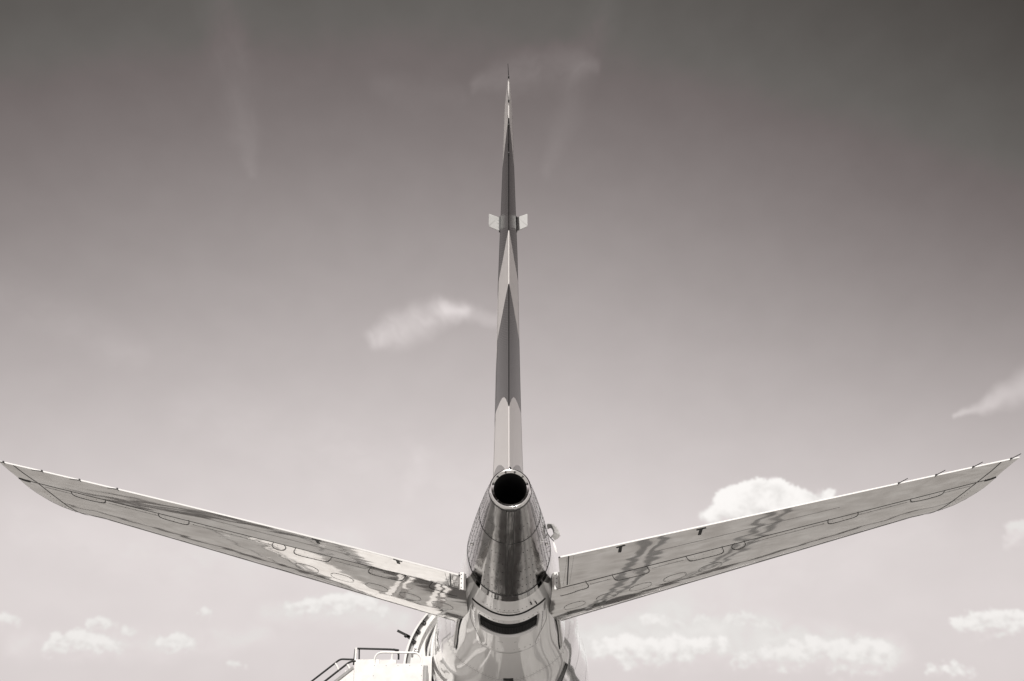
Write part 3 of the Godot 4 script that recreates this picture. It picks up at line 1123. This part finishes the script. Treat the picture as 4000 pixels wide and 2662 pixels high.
func tailplane(s: int):
	var xs := [0.60, 0.64]
	for i in 42:
		xs.append(lerpf(0.70, 5.45, i / 41.0))
	for x in [5.55, 5.65, 5.73, 5.81, 5.87, 5.93, 5.98, 6.02, 6.06, 6.09, 6.115, 6.13, 6.14, 6.15]:
		xs.append(x)
	# fixed part: leading edge to hinge
	var st := st_new()
	var rows := []
	for x in xs:
		var hc := hinge_c(x) - 0.004
		var row := []
		for j in 25:
			var q := 1.0 - j / 24.0
			row.append(tail_pt(s, x, maxf(hc, 0.001) * q * q, 1))
		row.reverse()
		var low := []
		for j in range(1, 25):
			var q := j / 24.0
			low.append(tail_pt(s, x, maxf(hc, 0.001) * q * q, -1))
		# from the upper hinge edge over the nose to the lower hinge edge
		row.reverse()
		rows.append(row + low)
	grid(st, rows, s < 0)
	for i in rows.size() - 1:      # wall towards the hinge
		var a = rows[i]
		var b = rows[i + 1]
		if s < 0:
			quad(st, a[0], a[-1], b[-1], b[0])
		else:
			quad(st, a[0], b[0], b[-1], a[-1])
	var side := "left" if s < 0 else "right"
	var tail := obj("tailplane", st, "tail_paint", jet, side + " tailplane with a glossy grey underside")
	st = st_new()
	rows = []
	for x in xs:
		if x > 5.7:
			continue
		var row := []
		for j in range(-10, 11):
			var q := j / 10.0
			var p := tail_pt(s, x, 0.105 * q * q, -1.0 if q > 0 else 1.0)
			var c := tail_pt(s, x, 0.06, 0.0)
			row.append(p + (p - c).normalized() * 0.003)
		rows.append(row)
	grid(st, rows, s < 0)
	obj("leading_edge", st, "polished_metal", tail, "bare polished leading edge")
	# elevator: hinge to trailing edge
	st = st_new()
	rows = []
	var xe := [0.655]
	for x in xs:
		if x > 0.69:
			xe.append(x)
	for x in [6.165, 6.18, 6.20]:
		xe.append(x)
	for x in xe:
		var hc := minf(hinge_c(x) + 0.006, 0.98)
		var row := []
		for j in 11:
			var xx: float = lerpf(0.63, 0.715, j / 10.0) if x < 0.69 else maxf(x, 0.72)      # the inner end is cut on the slant
			row.append(tail_pt(s, xx, lerpf(1.0, hc, j / 10.0), 1))
		for j in 11:
			var xx: float = lerpf(0.715, 0.63, j / 10.0) if x < 0.69 else maxf(x, 0.72)
			row.append(tail_pt(s, xx, lerpf(hc, 1.0, j / 10.0), -1))
		rows.append(row)
	var half := []
	for part in [[0, 11], [10, 12], [11, 22]]:
		var r := []
		for row in rows:
			r.append(row.slice(part[0], part[1]))
		grid(st, r, s < 0, part[0] + 1)
	for e in [0, rows.size() - 1]:   # end ribs
		var r = rows[e]
		for j in 10:
			if (e == 0) == (s > 0):
				quad(st, r[j], r[j + 1], r[20 - j], r[21 - j])
			else:
				quad(st, r[j], r[21 - j], r[20 - j], r[j + 1])
	var elev := obj("elevator", st, "tail_paint", jet, side + " elevator" + (", drooping a little" if s < 0 else ""))
	st = st_new()
	var te := []
	for x in xe:      # blunt, sunlit trailing edge strip
		var a := tail_pt(s, x, 1.0, 1)
		var b := tail_pt(s, x, 1.0, -1)
		te.append([a + Vector3(0, 0.002, -0.012), a + Vector3(0, 0.003, 0.008), b + Vector3(0, -0.001, 0.008), b + Vector3(0, -0.002, -0.004)])
	grid(st, te, s < 0, -1)
	obj("trailing_strip", st, "white_paint", elev)
	# letters
	for t in [[[1.375, 0.977], [1.483, 0.984], [1.429, 0.980], [1.486, 0.921]], [[2.378, 0.977], [2.498, 0.979], [2.439, 0.976], [2.493, 0.912]]]:
		st = st_new()
		ribbon(st, on_tail(s, dense([t[0], t[1]], 0.03)), 0.034, 0.003)
		ribbon(st, on_tail(s, dense([t[2], [t[2][0] + 0.004, t[3][1]]], 0.02)), 0.042, 0.0034)
		obj("letter_t", st, "black", elev)
	# panels: recessed joints drawn by dark sealant, each lid a part of its own
	for k in 5:
		var cx: float = [0.966, 1.426, 1.886, 2.352, 2.821][k]
		var cc := 0.375
		st = st_new()
		var loop := []
		for i in 40:
			var a := TAU * i / 40.0
			var p := Vector2(cos(a), sin(a))
			var x := cx + 0.155 * signf(p.x) * pow(absf(p.x), 0.75)
			loop.append([x, cc - 0.006 * p.x + 0.15 / maxf(tail_te(x) - tail_le(x), 0.1) * p.y])
		var lid := on_tail(s, loop)
		var mid := Vector3.ZERO
		for p in lid:
			mid += p[0] / lid.size()
		for i in lid.size():
			var p = lid[i][0] + lid[i][1] * 0.0015
			var q = lid[(i + 1) % lid.size()][0] + lid[i][1] * 0.0015
			if s > 0:
				tri(st, mid + lid[0][1] * 0.0015, q, p, 1)
			else:
				tri(st, mid + lid[0][1] * 0.0015, p, q, 1)
		var o := obj("oval_lid", st, "tail_paint", tail)
		st = st_new()
		ribbon(st, lid, 0.005, 0.003, true)
		obj("lid_joint", st, "soft_sealant", o)
		var sp := []
		for i in range(0, 40, 4):
			sp.append([lid[i][0].lerp(mid, 0.07) + lid[i][1] * 0.002, lid[i][1]])
		copies("lid_screws", o, sp, 0.006, 0.002, "rivet")
	var hatches := [
		[[1.049, 0.676], [1.110, 0.608], [1.106, 0.578], [0.982, 0.582], [0.890, 0.568], [0.731, 0.570]],
		[[1.407, 0.674], [1.470, 0.592], [1.520, 0.572], [1.905, 0.562], [1.938, 0.587], [1.863, 0.676]],
		[[2.380, 0.666], [2.452, 0.586], [2.500, 0.571], [2.875, 0.561], [2.904, 0.585], [2.835, 0.676]],
		[[2.990, 0.671], [2.970, 0.644], [3.005, 0.594], [3.063, 0.565], [3.150, 0.563], [3.172, 0.602], [3.118, 0.674]],
		[[4.153, 0.675], [4.185, 0.605], [4.240, 0.577], [4.526, 0.587], [4.548, 0.616], [4.511, 0.672]],
		[[5.140, 0.667], [5.175, 0.601], [5.221, 0.584], [5.381, 0.566], [5.490, 0.570], [5.556, 0.597], [5.538, 0.667]]]
	for h in hatches:
		st = st_new()
		ribbon(st, on_tail(s, dense(rounded2(h, 0.05))), 0.009, 0.003)
		obj("hatch_joint", st, "sealant", tail)
	st = st_new()
	var gap := []
	for i in 60:
		var xx := lerpf(0.66, 6.11, i / 59.0)
		gap.append([xx, hinge_c(xx)])
	ribbon(st, on_tail(s, gap), 0.015, 0.002)
	obj("hinge_gap_shade", st, "black", tail)  # black strip laid over the hinge, painted shade of the open gap
	# long lines: along the hinge panels, the tip seam, the inner rib of the elevator
	st = st_new()
	for run in [[1.12, 1.40], [1.95, 2.37], [3.13, 4.14], [4.55, 5.13], [5.56, 5.86]]:
		st = st_new()
		ribbon(st, on_tail(s, dense([[run[0], hinge_c(run[0]) - 0.048], [run[1], hinge_c(run[1]) - 0.048]], 0.2)), 0.005, 0.002)
		obj("panel_joint", st, "soft_sealant", tail)
	st = st_new()
	ribbon(st, on_tail(s, dense([[0.84, 0.108], [5.40, 0.110]], 0.2)), 0.006, 0.004)
	obj("panel_joint", st, "soft_sealant", tail)
	st = st_new()
	ribbon(st, on_tail(s, dense([[5.905, hinge_c(5.905) - 0.01], [5.870, 0.555], [5.830, 0.42], [5.798, 0.27], [5.753, 0.139], [5.70, 0.06], [5.66, 0.02]], 0.05)), 0.010, 0.003)
	obj("tip_joint", st, "sealant", tail)
	st = st_new()
	ribbon(st, on_tail(s, dense([[0.762, 0.998], [0.80, hinge_c(0.8) + 0.02]], 0.05)), 0.016, 0.003)
	obj("rib_joint", st, "sealant", elev)
	st = st_new()
	ribbon(st, on_tail(s, dense([[6.0, 0.995], [5.967, 0.85], [5.91, hinge_c(5.91) + 0.01]], 0.05)), 0.010, 0.003)
	obj("rib_joint", st, "sealant", elev)
	st = st_new()
	ribbon(st, on_tail(s, dense([[1.9, 0.835], [4.2, 0.84]], 0.2)), 0.004, 0.002)
	obj("skin_joint", st, "soft_sealant", elev)
	var spots := []
	var x := 0.9
	while x < 5.8:
		spots.append([tail_pt(s, x, hinge_c(x) - 0.040, -1), tail_n(s, x, hinge_c(x) - 0.04)])
		x += 0.115
	for h in hatches:
		var d := dense(rounded2(h, 0.05), 0.09)
		for i in d.size():
			var c := Vector2(d[i][0], d[i][1] + 0.009)
			spots.append([tail_pt(s, c.x, c.y, -1), tail_n(s, c.x, c.y)])
	for k in 12:
		var c := lerpf(0.04, 0.5, k / 11.0)
		var xx := lerpf(5.78, 5.93, pow(k / 11.0, 0.6))
		spots.append([tail_pt(s, xx, c, -1), tail_n(s, xx, c)])
	copies("tail_rivets", tail, spots, 0.0052, 0.003, "rivet")
	spots = []
	for k in 18:
		var c := lerpf(0.70, 0.98, k / 17.0)
		spots.append([tail_pt(s, 0.745, c, -1), tail_n(s, 0.745, c)])
		spots.append([tail_pt(s, 0.83, c, -1), tail_n(s, 0.83, c)])
	copies("elevator_rivets", elev, spots, 0.0055, 0.003, "rivet")
	for xx in [4.80, 5.235, 5.665, 6.10]:
		var p := tail_pt(s, xx, 1.0, 0.0)
		var w := st_new()
		tube(w, [p + Vector3(0, -0.004, -0.03), p + Vector3(0, 0.004, 0.03)], 0.009, 8)
		var droop := -0.02 if s < 0 else 0.030
		tube(w, [p, p + Vector3(s * 0.080, droop, 0.12)], [0.006, 0.004], 6)
		obj("static_wick", w, "black", elev)
	# black end of the hinge line at the tip
	st = st_new()
	ribbon(st, on_tail(s, dense([[6.0, hinge_c(6.0) - 0.005], [6.10, hinge_c(6.10)], [6.125, hinge_c(6.125)]], 0.03)), 0.035, 0.006)
	obj("hinge_end", st, "black", tail)
	# root: a long leaf-shaped fairing that seals the side of the fuselage, and a black strip below it, painted shade of the slit
	st = st_new()
	rows = []
	for i in 37:
		var t := i / 36.0
		var z := lerpf(-2.50, -5.14, t)
		var top := 4.66 if z > -4.65 else lerpf(4.66, 4.06, pow((-4.65 - z) / 0.49, 1.6))
		var low := table([[-2.5, 4.52], [-2.9, 4.44], [-3.4, 4.36], [-4.0, 4.30], [-4.4, 4.24], [-5.05, 4.05], [-5.14, 4.03]], z, 1)
		var far := table([[-2.5, 0.60], [-2.7, 0.65], [-3.2, 0.74], [-3.8, 0.81], [-4.5, 0.87], [-5.0, 0.92], [-5.14, 0.90]], z, 1)
		var near := absf(on_side(z, low, s).x) + 0.012
		var row := []
		for j in 11:
			var q := j / 10.0
			var y := lerpf(top, low, q)
			row.append(Vector3(s * lerpf(maxf(far, near), maxf(near, far - 0.05), pow(q, 2.4)), y, z))
		for j in 4:      # underside back to the skin
			var e: Vector3 = row[10]
			row.append(e.lerp(on_side(z, low + 0.03, s) - Vector3(s * 0.02, 0, 0), (j + 1) / 4.0))
		rows.append(row)
	grid(st, rows, s > 0)
	var fairing := obj("root_fairing", st, "white_paint", jet, "long leaf-shaped fairing beside the %s tailplane root" % side)
	st = st_new()
	var slit_shade := []
	for i in 18:
		var r = rows[19 + i]
		slit_shade.append([on_side(r[10].z, r[10].y - 0.012, s), body_normal(r[10].z, s * 1.2)])
	ribbon(st, slit_shade, 0.034, 0.005)
	obj("slit_shade", st, "soot_and_gap_shade", fairing)
	st = st_new()
	var bz := -2.34
	box(st, Vector3(minf(s * 0.63, s * 0.695), 4.42, -2.45), Vector3(maxf(s * 0.63, s * 0.695), 4.66, -2.42))
	var bracket := obj("hinge_bracket", st, "white_paint", jet)
	for k in 4:
		st = st_new()
		dome(st, Vector3(s * 0.662, 4.45 + 0.06 * k, -2.42), Vector3(0, 0, 1), 0.008, 0.006, 8)
		obj("bolt", st, "rivet", bracket)


# ==================================================================== wings, engines, wheels: what the glossy belly mirrors
func wings():
	for s in [1, -1]:
		var side := "left" if s < 0 else "right"
		var st := st_new()
		var rows := []
		for w in [[1.6, -25.4, -18.4, 2.35, 0.42], [6.4, -22.9, -18.3, 2.85, 0.28], [12.0, -20.0, -17.0, 3.45, 0.18], [17.0, -17.4, -15.9, 4.0, 0.08]]:
			var row := []
			for j in 25:
				var a := TAU * j / 24.0
				var c := 0.5 - 0.5 * cos(a)
				row.append(Vector3(s * w[0], w[3] + w[4] * sin(a) * (1.1 - 0.6 * c), lerpf(w[1], w[2], c)))
			rows.append(row)
		grid(st, rows, s > 0)
		obj("wing", st, "tail_paint", jet, side + " wing far ahead of the tail")
		st = st_new()
		var prof := [[0.80, -27.0], [0.98, -26.8], [1.08, -26.0], [1.08, -24.5], [0.85, -23.2], [0.5, -22.4], [0.3, -21.8], [0.001, -21.7]]
		var er := []
		for p in prof:
			var row := []
			for k in 33:
				var a := TAU * k / 32.0
				row.append(Vector3(s * 5.75 + p[0] * sin(a), 1.75 + p[0] * cos(a), p[1]))
			er.append(row)
		grid(st, er, true)
		var eng := obj("engine", st, "white_paint", jet, side + " engine under its wing")
		st = st_new()
		box(st, Vector3(s * 5.75 - 0.15, 2.5, -25.5), Vector3(s * 5.75 + 0.15, 3.05, -21.5))
		obj("pylon", st, "white_paint", eng)
		var leg := st_new()
		tube(leg, [Vector3(s * 3.6, 2.6, -19.9), Vector3(s * 3.8, 0.58, -19.9)], 0.13, 12)
		var gear := obj("landing_gear", leg, "stair_grey", jet)
		for d in [-0.46, 0.46]:
			st = st_new()
			tube(st, [Vector3(s * 3.8 + d - 0.2, 0.58, -19.9), Vector3(s * 3.8 + d - 0.13, 0.58, -19.9), Vector3(s * 3.8 + d + 0.13, 0.58, -19.9), Vector3(s * 3.8 + d + 0.2, 0.58, -19.9)], [0.48, 0.58, 0.58, 0.48], 24)
			obj("wheel", st, "rubber", gear)


# ==================================================================== open rear door
func hull_x(z: float, y: float) -> float:
	var lo := table(BODY, z, 1)
	var hi := table(BODY, z, 2)
	return table(BODY, z, 3) * sqrt(maxf(0.0, 1.0 - pow((y - (lo + hi) / 2) / ((hi - lo) / 2), 2.0)))

func door():
	# swung out and forward: it hangs beside the left wall, its rear edge towards the viewer
	var ys := steps(3.55, 5.42, 28)
	var edge := func(y, out): return Vector3(-(hull_x(-10.0, y) + out), y, 0)
	var st := st_new()
	var skin_row := []
	var in_row := []
	for y in ys:
		skin_row.append(edge.call(y, 0.42))
		in_row.append(edge.call(y, 0.375))
	var rows := []
	var back := Vector3(0, 0, -9.62)
	var front := Vector3(0, 0, -10.5)
	for i in ys.size():
		rows.append([in_row[i] + back, skin_row[i] + back + Vector3(0, 0, 0.01), skin_row[i] + front, in_row[i] + front])
	grid(st, rows, true, -1)
	var d := obj("open_door", st, "white_paint", jet, "open curved cabin door seen edge-on above the stairs")
	# dark recessed edge, white inner frame, pale lining
	for layer in [["door_rim", 0.375, 0.285, -9.70, "inner_grey"], ["door_frame", 0.285, 0.185, -9.66, "inner_white"], ["door_lining", 0.185, 0.10, -9.76, "inner_white"]]:
		st = st_new()
		rows = []
		for y in ys:
			var b := Vector3(0, 0, layer[3])
			var o: Vector3 = edge.call(y, layer[1])
			var n: Vector3 = edge.call(y, layer[2])
			if layer[0] == "door_lining":
				n.x += 0.12 * smoothstep(4.9, 4.4, y)
			rows.append([n + front, n + b, o + b, o + front])
		grid(st, rows, true, -1)
		obj(layer[0], st, layer[4], d)
	for y in [3.9, 4.34, 4.83, 5.02, 5.20]:
		st = st_new()
		var p: Vector3 = edge.call(y, 0.31) + Vector3(0, 0, -9.68)
		tube(st, [p + Vector3(0.02, -0.02, 0), p + Vector3(-0.05, 0.03, 0.02)], [0.045, 0.035], 10)
		dome(st, p + Vector3(0.0, 0.0, 0.02), Vector3(0.1, 0.4, 1), 0.032, 0.035, 10)
		obj("door_stop", st, "dark_metal", d)
	st = st_new()
	var p: Vector3 = edge.call(4.62, 0.22) + Vector3(0, 0, -9.64)
	tube(st, [p + Vector3(-0.07, -0.06, 0.0), p + Vector3(0.0, 0.02, 0.03), p + Vector3(0.08, -0.02, 0.0)], 0.022, 8)
	tube(st, [p + Vector3(0.0, 0.08, 0.0), p + Vector3(0.02, 0.0, 0.03), p + Vector3(0.01, -0.12, 0.0)], 0.018, 8)
	dome(st, p + Vector3(0.01, 0.03, 0.0), Vector3(0, 0, 1), 0.03, 0.02, 10)
	obj("latch", st, "polished_metal", d)
	# guide arm that carries the door, its other end beyond the skin
	st = st_new()
	bar(st, Vector3(-1.545, 4.86, -9.5), Vector3(-1.38, 5.05, -9.5), 0.05, 0.055)
	bar(st, Vector3(-1.54, 4.80, -9.56), Vector3(-1.385, 4.985, -9.56), 0.05, 0.035)
	obj("support_arm", st, "black", d)
	st = st_new()
	bar(st, Vector3(-2.00, 4.93, -9.7), Vector3(-2.26, 5.055, -9.7), 0.06, 0.045)
	tube(st, [Vector3(-2.10, 4.955, -9.66), Vector3(-2.06, 4.93, -9.66)], 0.035, 8)
	bar(st, Vector3(-1.93, 4.86, -9.7), Vector3(-2.08, 4.965, -9.7), 0.06, 0.06)
	obj("guide_arm", st, "black", d)
	st = st_new()
	tube(st, rounded([Vector3(-1.50, 4.68, -9.6), Vector3(-1.52, 4.52, -9.6), Vector3(-1.60, 4.40, -9.6)], 0.1), 0.025, 8)
	obj("grab_handle", st, "black", d)
	# the rim of the doorway it left open, and the cabin floor inside
	st = st_new()
	var loop := []
	for k in range(61, 83):
		loop.append(body(-8.35, TAU * k / 96.0))
	for k in range(82, 60, -1):
		loop.append(body(-9.25, TAU * k / 96.0))
	loop.append(loop[0])
	tube(st, loop, 0.03, 6, false)
	obj("door_surround", st, "inner_white", jet, "rim of the open doorway at the top of the stairs")
	st = st_new()
	box(st, Vector3(-1.15, 3.36, -14.0), Vector3(1.15, 3.42, -7.4))
	obj("cabin_floor", st, "stair_grey", jet)


# ==================================================================== small parts on the belly
func small_parts():
	# drain pipes near the cone's foot
	for p in [[-2.72, 0.50], [-2.80, 0.62]]:
		var st := st_new()
		var b := body(p[0], p[1])
		tube(st, [b, b + body_normal(p[0], p[1]) * 0.02 + Vector3(0.008, -0.02, 0.01)], 0.010, 8)
		obj("drain_pipe", st, "black", jet)
	# black ridge added as the mirror image of a blade antenna, along the lower right of the belly
	var st := st_new()
	var rows := []
	for i in 12:
		var t := i / 11.0
		var z := lerpf(-5.9, -7.4, t)
		var a := lerpf(0.93, 0.62, t)
		var w := 0.11 * sin(minf(t * 2.2 + 0.12, PI / 2))
		var n := body_normal(z, a)
		var b := body(z, a)
		var side := Vector3(cos(a), sin(a), 0)
		rows.append([b - side * w, b + n * 0.05, b + side * w * 0.5])
	grid(st, rows, true)
	obj("blade_reflection", st, "black_gloss", jet, "added black ridge shaped as the reflection of a blade antenna low on the right side")
	# bold black mark on the belly
	st = st_new()
	var line := []
	for i in 9:
		var x := lerpf(-0.075, 0.085, i / 8.0)
		line.append([body(-5.32, x / 1.02), body_normal(-5.32, x / 1.02)])
	ribbon(st, line, 0.13, 0.003)
	line = []
	for i in 6:
		var z := lerpf(-5.37, -5.9, i / 5.0)
		line.append([body(z, 0.055), body_normal(z, 0.055)])
	ribbon(st, line, 0.07, 0.0034)
	obj("belly_mark", st, "black", jet, "bold black mark painted on the belly")


# ==================================================================== passenger stairs
func stairs():
	var t := thing("passenger_stairs", "white mobile boarding stairs with black handrails reaching the open rear door", "stairs")
	var zn := -7.95     # near side
	var zf := -9.45
	# platform
	var st := st_new()
	box(st, Vector3(-2.90, 3.28, zf), Vector3(-1.60, 3.40, zn - 0.05))
	obj("platform", st, "stair_grey", t)
	st = st_new()
	box(st, Vector3(-2.86, 3.30, zn - 0.06), Vector3(-2.40, 4.25, zn - 0.02))
	obj("side_panel", st, "stair_white", t)
	st = st_new()
	box(st, Vector3(-2.515, 3.28, zn), Vector3(-1.575, 4.165, zn + 0.035))
	var slide := obj("side_panel", st, "stair_white", t)
	var spots := []
	for x in [-2.48, -2.26, -2.04, -1.82, -1.60]:
		spots.append([Vector3(x, 4.13, zn + 0.035), Vector3(0, 0, 1)])
	for y in [3.95, 3.75, 3.55]:
		spots.append([Vector3(-2.49, y, zn + 0.035), Vector3(0, 0, 1)])
		spots.append([Vector3(-1.595, y, zn + 0.035), Vector3(0, 0, 1)])
	copies("panel_screws", slide, spots, 0.009, 0.005, "stair_grey")
	st = st_new()
	box(st, Vector3(-2.86, 3.30, zf - 0.02), Vector3(-1.60, 4.25, zf + 0.02))
	obj("side_panel", st, "stair_white", t)
	# white hoop over the sliding panel
	st = st_new()
	tube(st, rounded([Vector3(-2.49, 4.10, zn - 0.005), Vector3(-2.49, 4.375, zn - 0.005), Vector3(-1.61, 4.365, zn - 0.005), Vector3(-1.61, 4.10, zn - 0.005)], 0.16, 8), 0.0185, 12)
	obj("hoop_rail", st, "stair_white", t)
	st = st_new()
	tube(st, [Vector3(-2.19, 4.13, zn - 0.25), Vector3(-2.19, 4.40, zn - 0.25)], 0.024, 10)
	obj("rail_post", st, "stair_white", t)
	st = st_new()
	tube(st, [Vector3(-2.855, 4.2, zn - 0.08), Vector3(-2.855, 4.47, zn - 0.08)], 0.022, 10)
	obj("rail_post", st, "stair_white", t)
	st = st_new()
	box(st, Vector3(-2.5, 4.15, zn - 0.32), Vector3(-2.1, 4.27, zn - 0.22))
	obj("control_box", st, "stair_white", t)
	# black rail behind it, with a hooked end
	st = st_new()
	tube(st, rounded([Vector3(-2.83, 4.455, zn - 0.08), Vector3(-2.17, 4.455, zn - 0.2), Vector3(-2.06, 4.44, zn - 0.22), Vector3(-2.06, 4.27, zn - 0.22)], 0.12, 8), 0.0185, 12)
	obj("handrail", st, "black", t)
	for dx in [0.0, 0.075]:
		st = st_new()
		tube(st, [Vector3(-2.89 + dx * 1.4, 4.16, zn - 0.10), Vector3(-2.875 + dx, 4.45, zn - 0.10)], 0.014, 8)
		obj("rail_post", st, "black", t)
	# near handrail of the flight
	var slope := Vector3(-0.79, -0.62, 0)
	st = st_new()
	var a := Vector3(-2.90, 4.235, zn - 0.03)
	tube(st, rounded([Vector3(-2.84, 4.215, zn - 0.03), a + Vector3(-0.02, 0, 0), a + slope * 5.3], 0.12, 8), 0.0185, 12)
	obj("handrail", st, "black", t)
	st = st_new()
	var b := Vector3(-3.36, 4.455, zf + 0.02)
	tube(st, rounded([Vector3(-3.06, 4.445, zf + 0.02), b, b + slope * 5.3], 0.06, 8), 0.0185, 12)
	obj("handrail", st, "black", t)
	for q in [[a, -0.02], [b, 0.0]]:
		for k in 4:
			st = st_new()
			var p: Vector3 = q[0] + slope * (0.12 + k * 1.5)
			tube(st, [p, p + Vector3(0.10, -0.17, 0.0)], 0.022, 8)
			obj("rail_post", st, "stair_white", t)
	# sloping side walls, steps
	for z in [zn - 0.03, zf + 0.02]:
		st = st_new()
		var top := Vector3(-2.86, 4.10, z)
		var len := slope * 5.1
		var h := Vector3(0, -0.95, 0)
		var w := Vector3(0, 0, 0.025)
		var c := [top, top + len, top + len + h, top + h]
		quad(st, c[3] + w, c[2] + w, c[1] + w, c[0] + w)
		quad(st, c[0] - w, c[1] - w, c[2] - w, c[3] - w)
		quad(st, c[0] - w, c[0] + w, c[1] + w, c[1] - w)
		quad(st, c[3] + w, c[3] - w, c[2] - w, c[2] + w)
		var wall := obj("side_wall", st, "stair_white", t)
		st = st_new()
		bar(st, top + Vector3(-0.02, 0.005, 0.03), top + len + Vector3(0, 0.005, 0.03), 0.045, 0.03, Vector3(0, 0, 1))
		obj("wall_cap", st, "stair_grey", wall)
	st = st_new()
	box(st, Vector3(-3.25, 4.02, zf + 0.0), Vector3(-2.88, 4.235, zf + 0.03))
	obj("corner_panel", st, "stair_white", t)
	for k in 15:
		st = st_new()
		var p := Vector3(-2.9, 3.30, 0) + Vector3(-0.262, -0.206, 0) * (k + 0.5)
		box(st, Vector3(p.x - 0.15, p.y - 0.03, zf + 0.05), Vector3(p.x + 0.15, p.y, zn - 0.08))
		obj("step", st, "stair_grey", t)
	# bumper and canopy foot against the fuselage
	st = st_new()
	tube(st, [Vector3(-1.525, 3.2, zn), Vector3(-1.525, 4.13, zn)], 0.042, 14)
	obj("bumper", st, "inner_grey", t)
	st = st_new()
	box(st, Vector3(-1.62, 4.08, zn - 0.35), Vector3(-1.49, 4.33, zn - 0.2))
	box(st, Vector3(-1.485, 3.7, zn - 0.3), Vector3(-1.42, 4.32, zn - 0.12))
	obj("canopy_foot", st, "stair_white", t)
	st = st_new()
	box(st, Vector3(-1.80, 4.05, zn - 0.5), Vector3(-1.635, 4.40, zn - 0.45))
	obj("end_panel", st, "inner_white", t)
	# chassis below
	for p in [[-2.7, zn - 0.2], [-2.7, zf + 0.2], [-1.9, zn - 0.2], [-1.9, zf + 0.2]]:
		st = st_new()
		bar(st, Vector3(p[0], 0.7, p[1]), Vector3(p[0], 3.28, p[1]), 0.12, 0.12, Vector3(1, 0, 0))
		obj("leg", st, "stair_white", t)
	st = st_new()
	box(st, Vector3(-6.6, 0.45, zf + 0.1), Vector3(-1.8, 0.75, zn - 0.1))
	obj("chassis", st, "stair_white", t)
	for x in [-6.0, -2.3]:
		for z in [zf + 0.05, zn - 0.3]:
			st = st_new()
			tube(st, [Vector3(x, 0.36, z), Vector3(x, 0.36, z + 0.25)], 0.36, 20)
			obj("wheel", st, "rubber", t)


# ==================================================================== the scaly sleeve on the right of the cone
func sleeve():
	var t := thing("mesh_sleeve", "white scaly mesh sleeve bent into a loop on the right of the metal tail cone", "sleeve", Vector3(0.591, 4.94, -1.8))
	# a flared band: near rim, outer far rim, inner far rim, measured in millimetres from the foot of the loop
	var rim := [[-80, 226, 0], [-55, 238, 0], [-22, 232, 0], [-5, 200, 0], [10, 165, 0], [22, 118, 0], [0, 90, 0], [-32, 62, 0]]
	var outer := [[-70, 252, -90], [-28, 262, -100], [18, 254, -110], [52, 222, -120], [80, 180, -125], [108, 110, -125], [76, 66, -120], [4, 28, -110]]
	var inner := [[-66, 182, -80], [-40, 196, -80], [-18, 200, -80], [0, 178, -80], [12, 140, -80], [16, 100, -80], [-8, 70, -80], [-40, 50, -80]]
	var mm := func(q): return Vector3(q[0], q[1], q[2]) * 0.001
	var n_pts := []
	var o_pts := []
	var i_pts := []
	for k in rim.size() - 1:
		for h in 3:
			n_pts.append(mm.call(rim[k]).lerp(mm.call(rim[k + 1]), h / 3.0))
			o_pts.append(mm.call(outer[k]).lerp(mm.call(outer[k + 1]), h / 3.0))
			i_pts.append(mm.call(inner[k]).lerp(mm.call(inner[k + 1]), h / 3.0))
	var st := st_new()
	grid(st, [n_pts, o_pts])
	var inside := st_new()
	grid(inside, [n_pts, i_pts], true)
	obj("lining", inside, "stair_grey", t)
	obj("strap", st, "inner_grey", t)
	# overlapping scales over the outside
	st = st_new()
	for k in n_pts.size() - 1:
		for c in 6:
			var f0 := (c + (0.5 if k % 2 else 0.0)) / 6.0
			var f1 := minf(f0 + 0.125, 1.0)
			if f0 >= 0.98:
				continue
			var a: Vector3 = n_pts[k].lerp(o_pts[k], f0)
			var b: Vector3 = n_pts[k].lerp(o_pts[k], f1)
			var c2: Vector3 = n_pts[k + 1].lerp(o_pts[k + 1], f1)
			var d: Vector3 = n_pts[k + 1].lerp(o_pts[k + 1], f0)
			var up := (b - a).cross(d - a).normalized()
			if up.dot((a + c2) / 2 - Vector3(0, 0.13, -0.06)) < 0:
				up = -up
			a += up * 0.012
			b += up * 0.012
			c2 += up * 0.003
			d += up * 0.003
			quad(st, a, b, c2, d)
			quad(st, a - up * 0.009, b - up * 0.009, b, a)
	obj("scales", st, "sleeve", t).set_meta("kind", "stuff")
	st = st_new()
	tube(st, [Vector3(-0.09, 0.13, -0.02), Vector3(-0.055, 0.08, 0.0), Vector3(-0.03, 0.04, 0.01), Vector3(0.012, 0.0, 0.0)], 0.006, 8)
	obj("cord", st, "black", t)
	st = st_new()
	for q in [[Vector3(-0.005, 0.0, 0), Vector3(0.014, 0.0, -0.01), Vector3(0.044, -0.10, 0.0), Vector3(0.012, -0.085, 0.01)], [Vector3(0.012, -0.085, 0.01), Vector3(0.044, -0.10, 0.0), Vector3(0.056, -0.165, -0.02), Vector3(0.022, -0.13, 0.0)]]:
		quad(st, q[0], q[1], q[2], q[3])
		quad(st, q[0] + Vector3(0, 0, -0.003), q[3] + Vector3(0, 0, -0.003), q[2] + Vector3(0, 0, -0.003), q[1] + Vector3(0, 0, -0.003))
	obj("ribbon_tail", st, "sleeve", t)
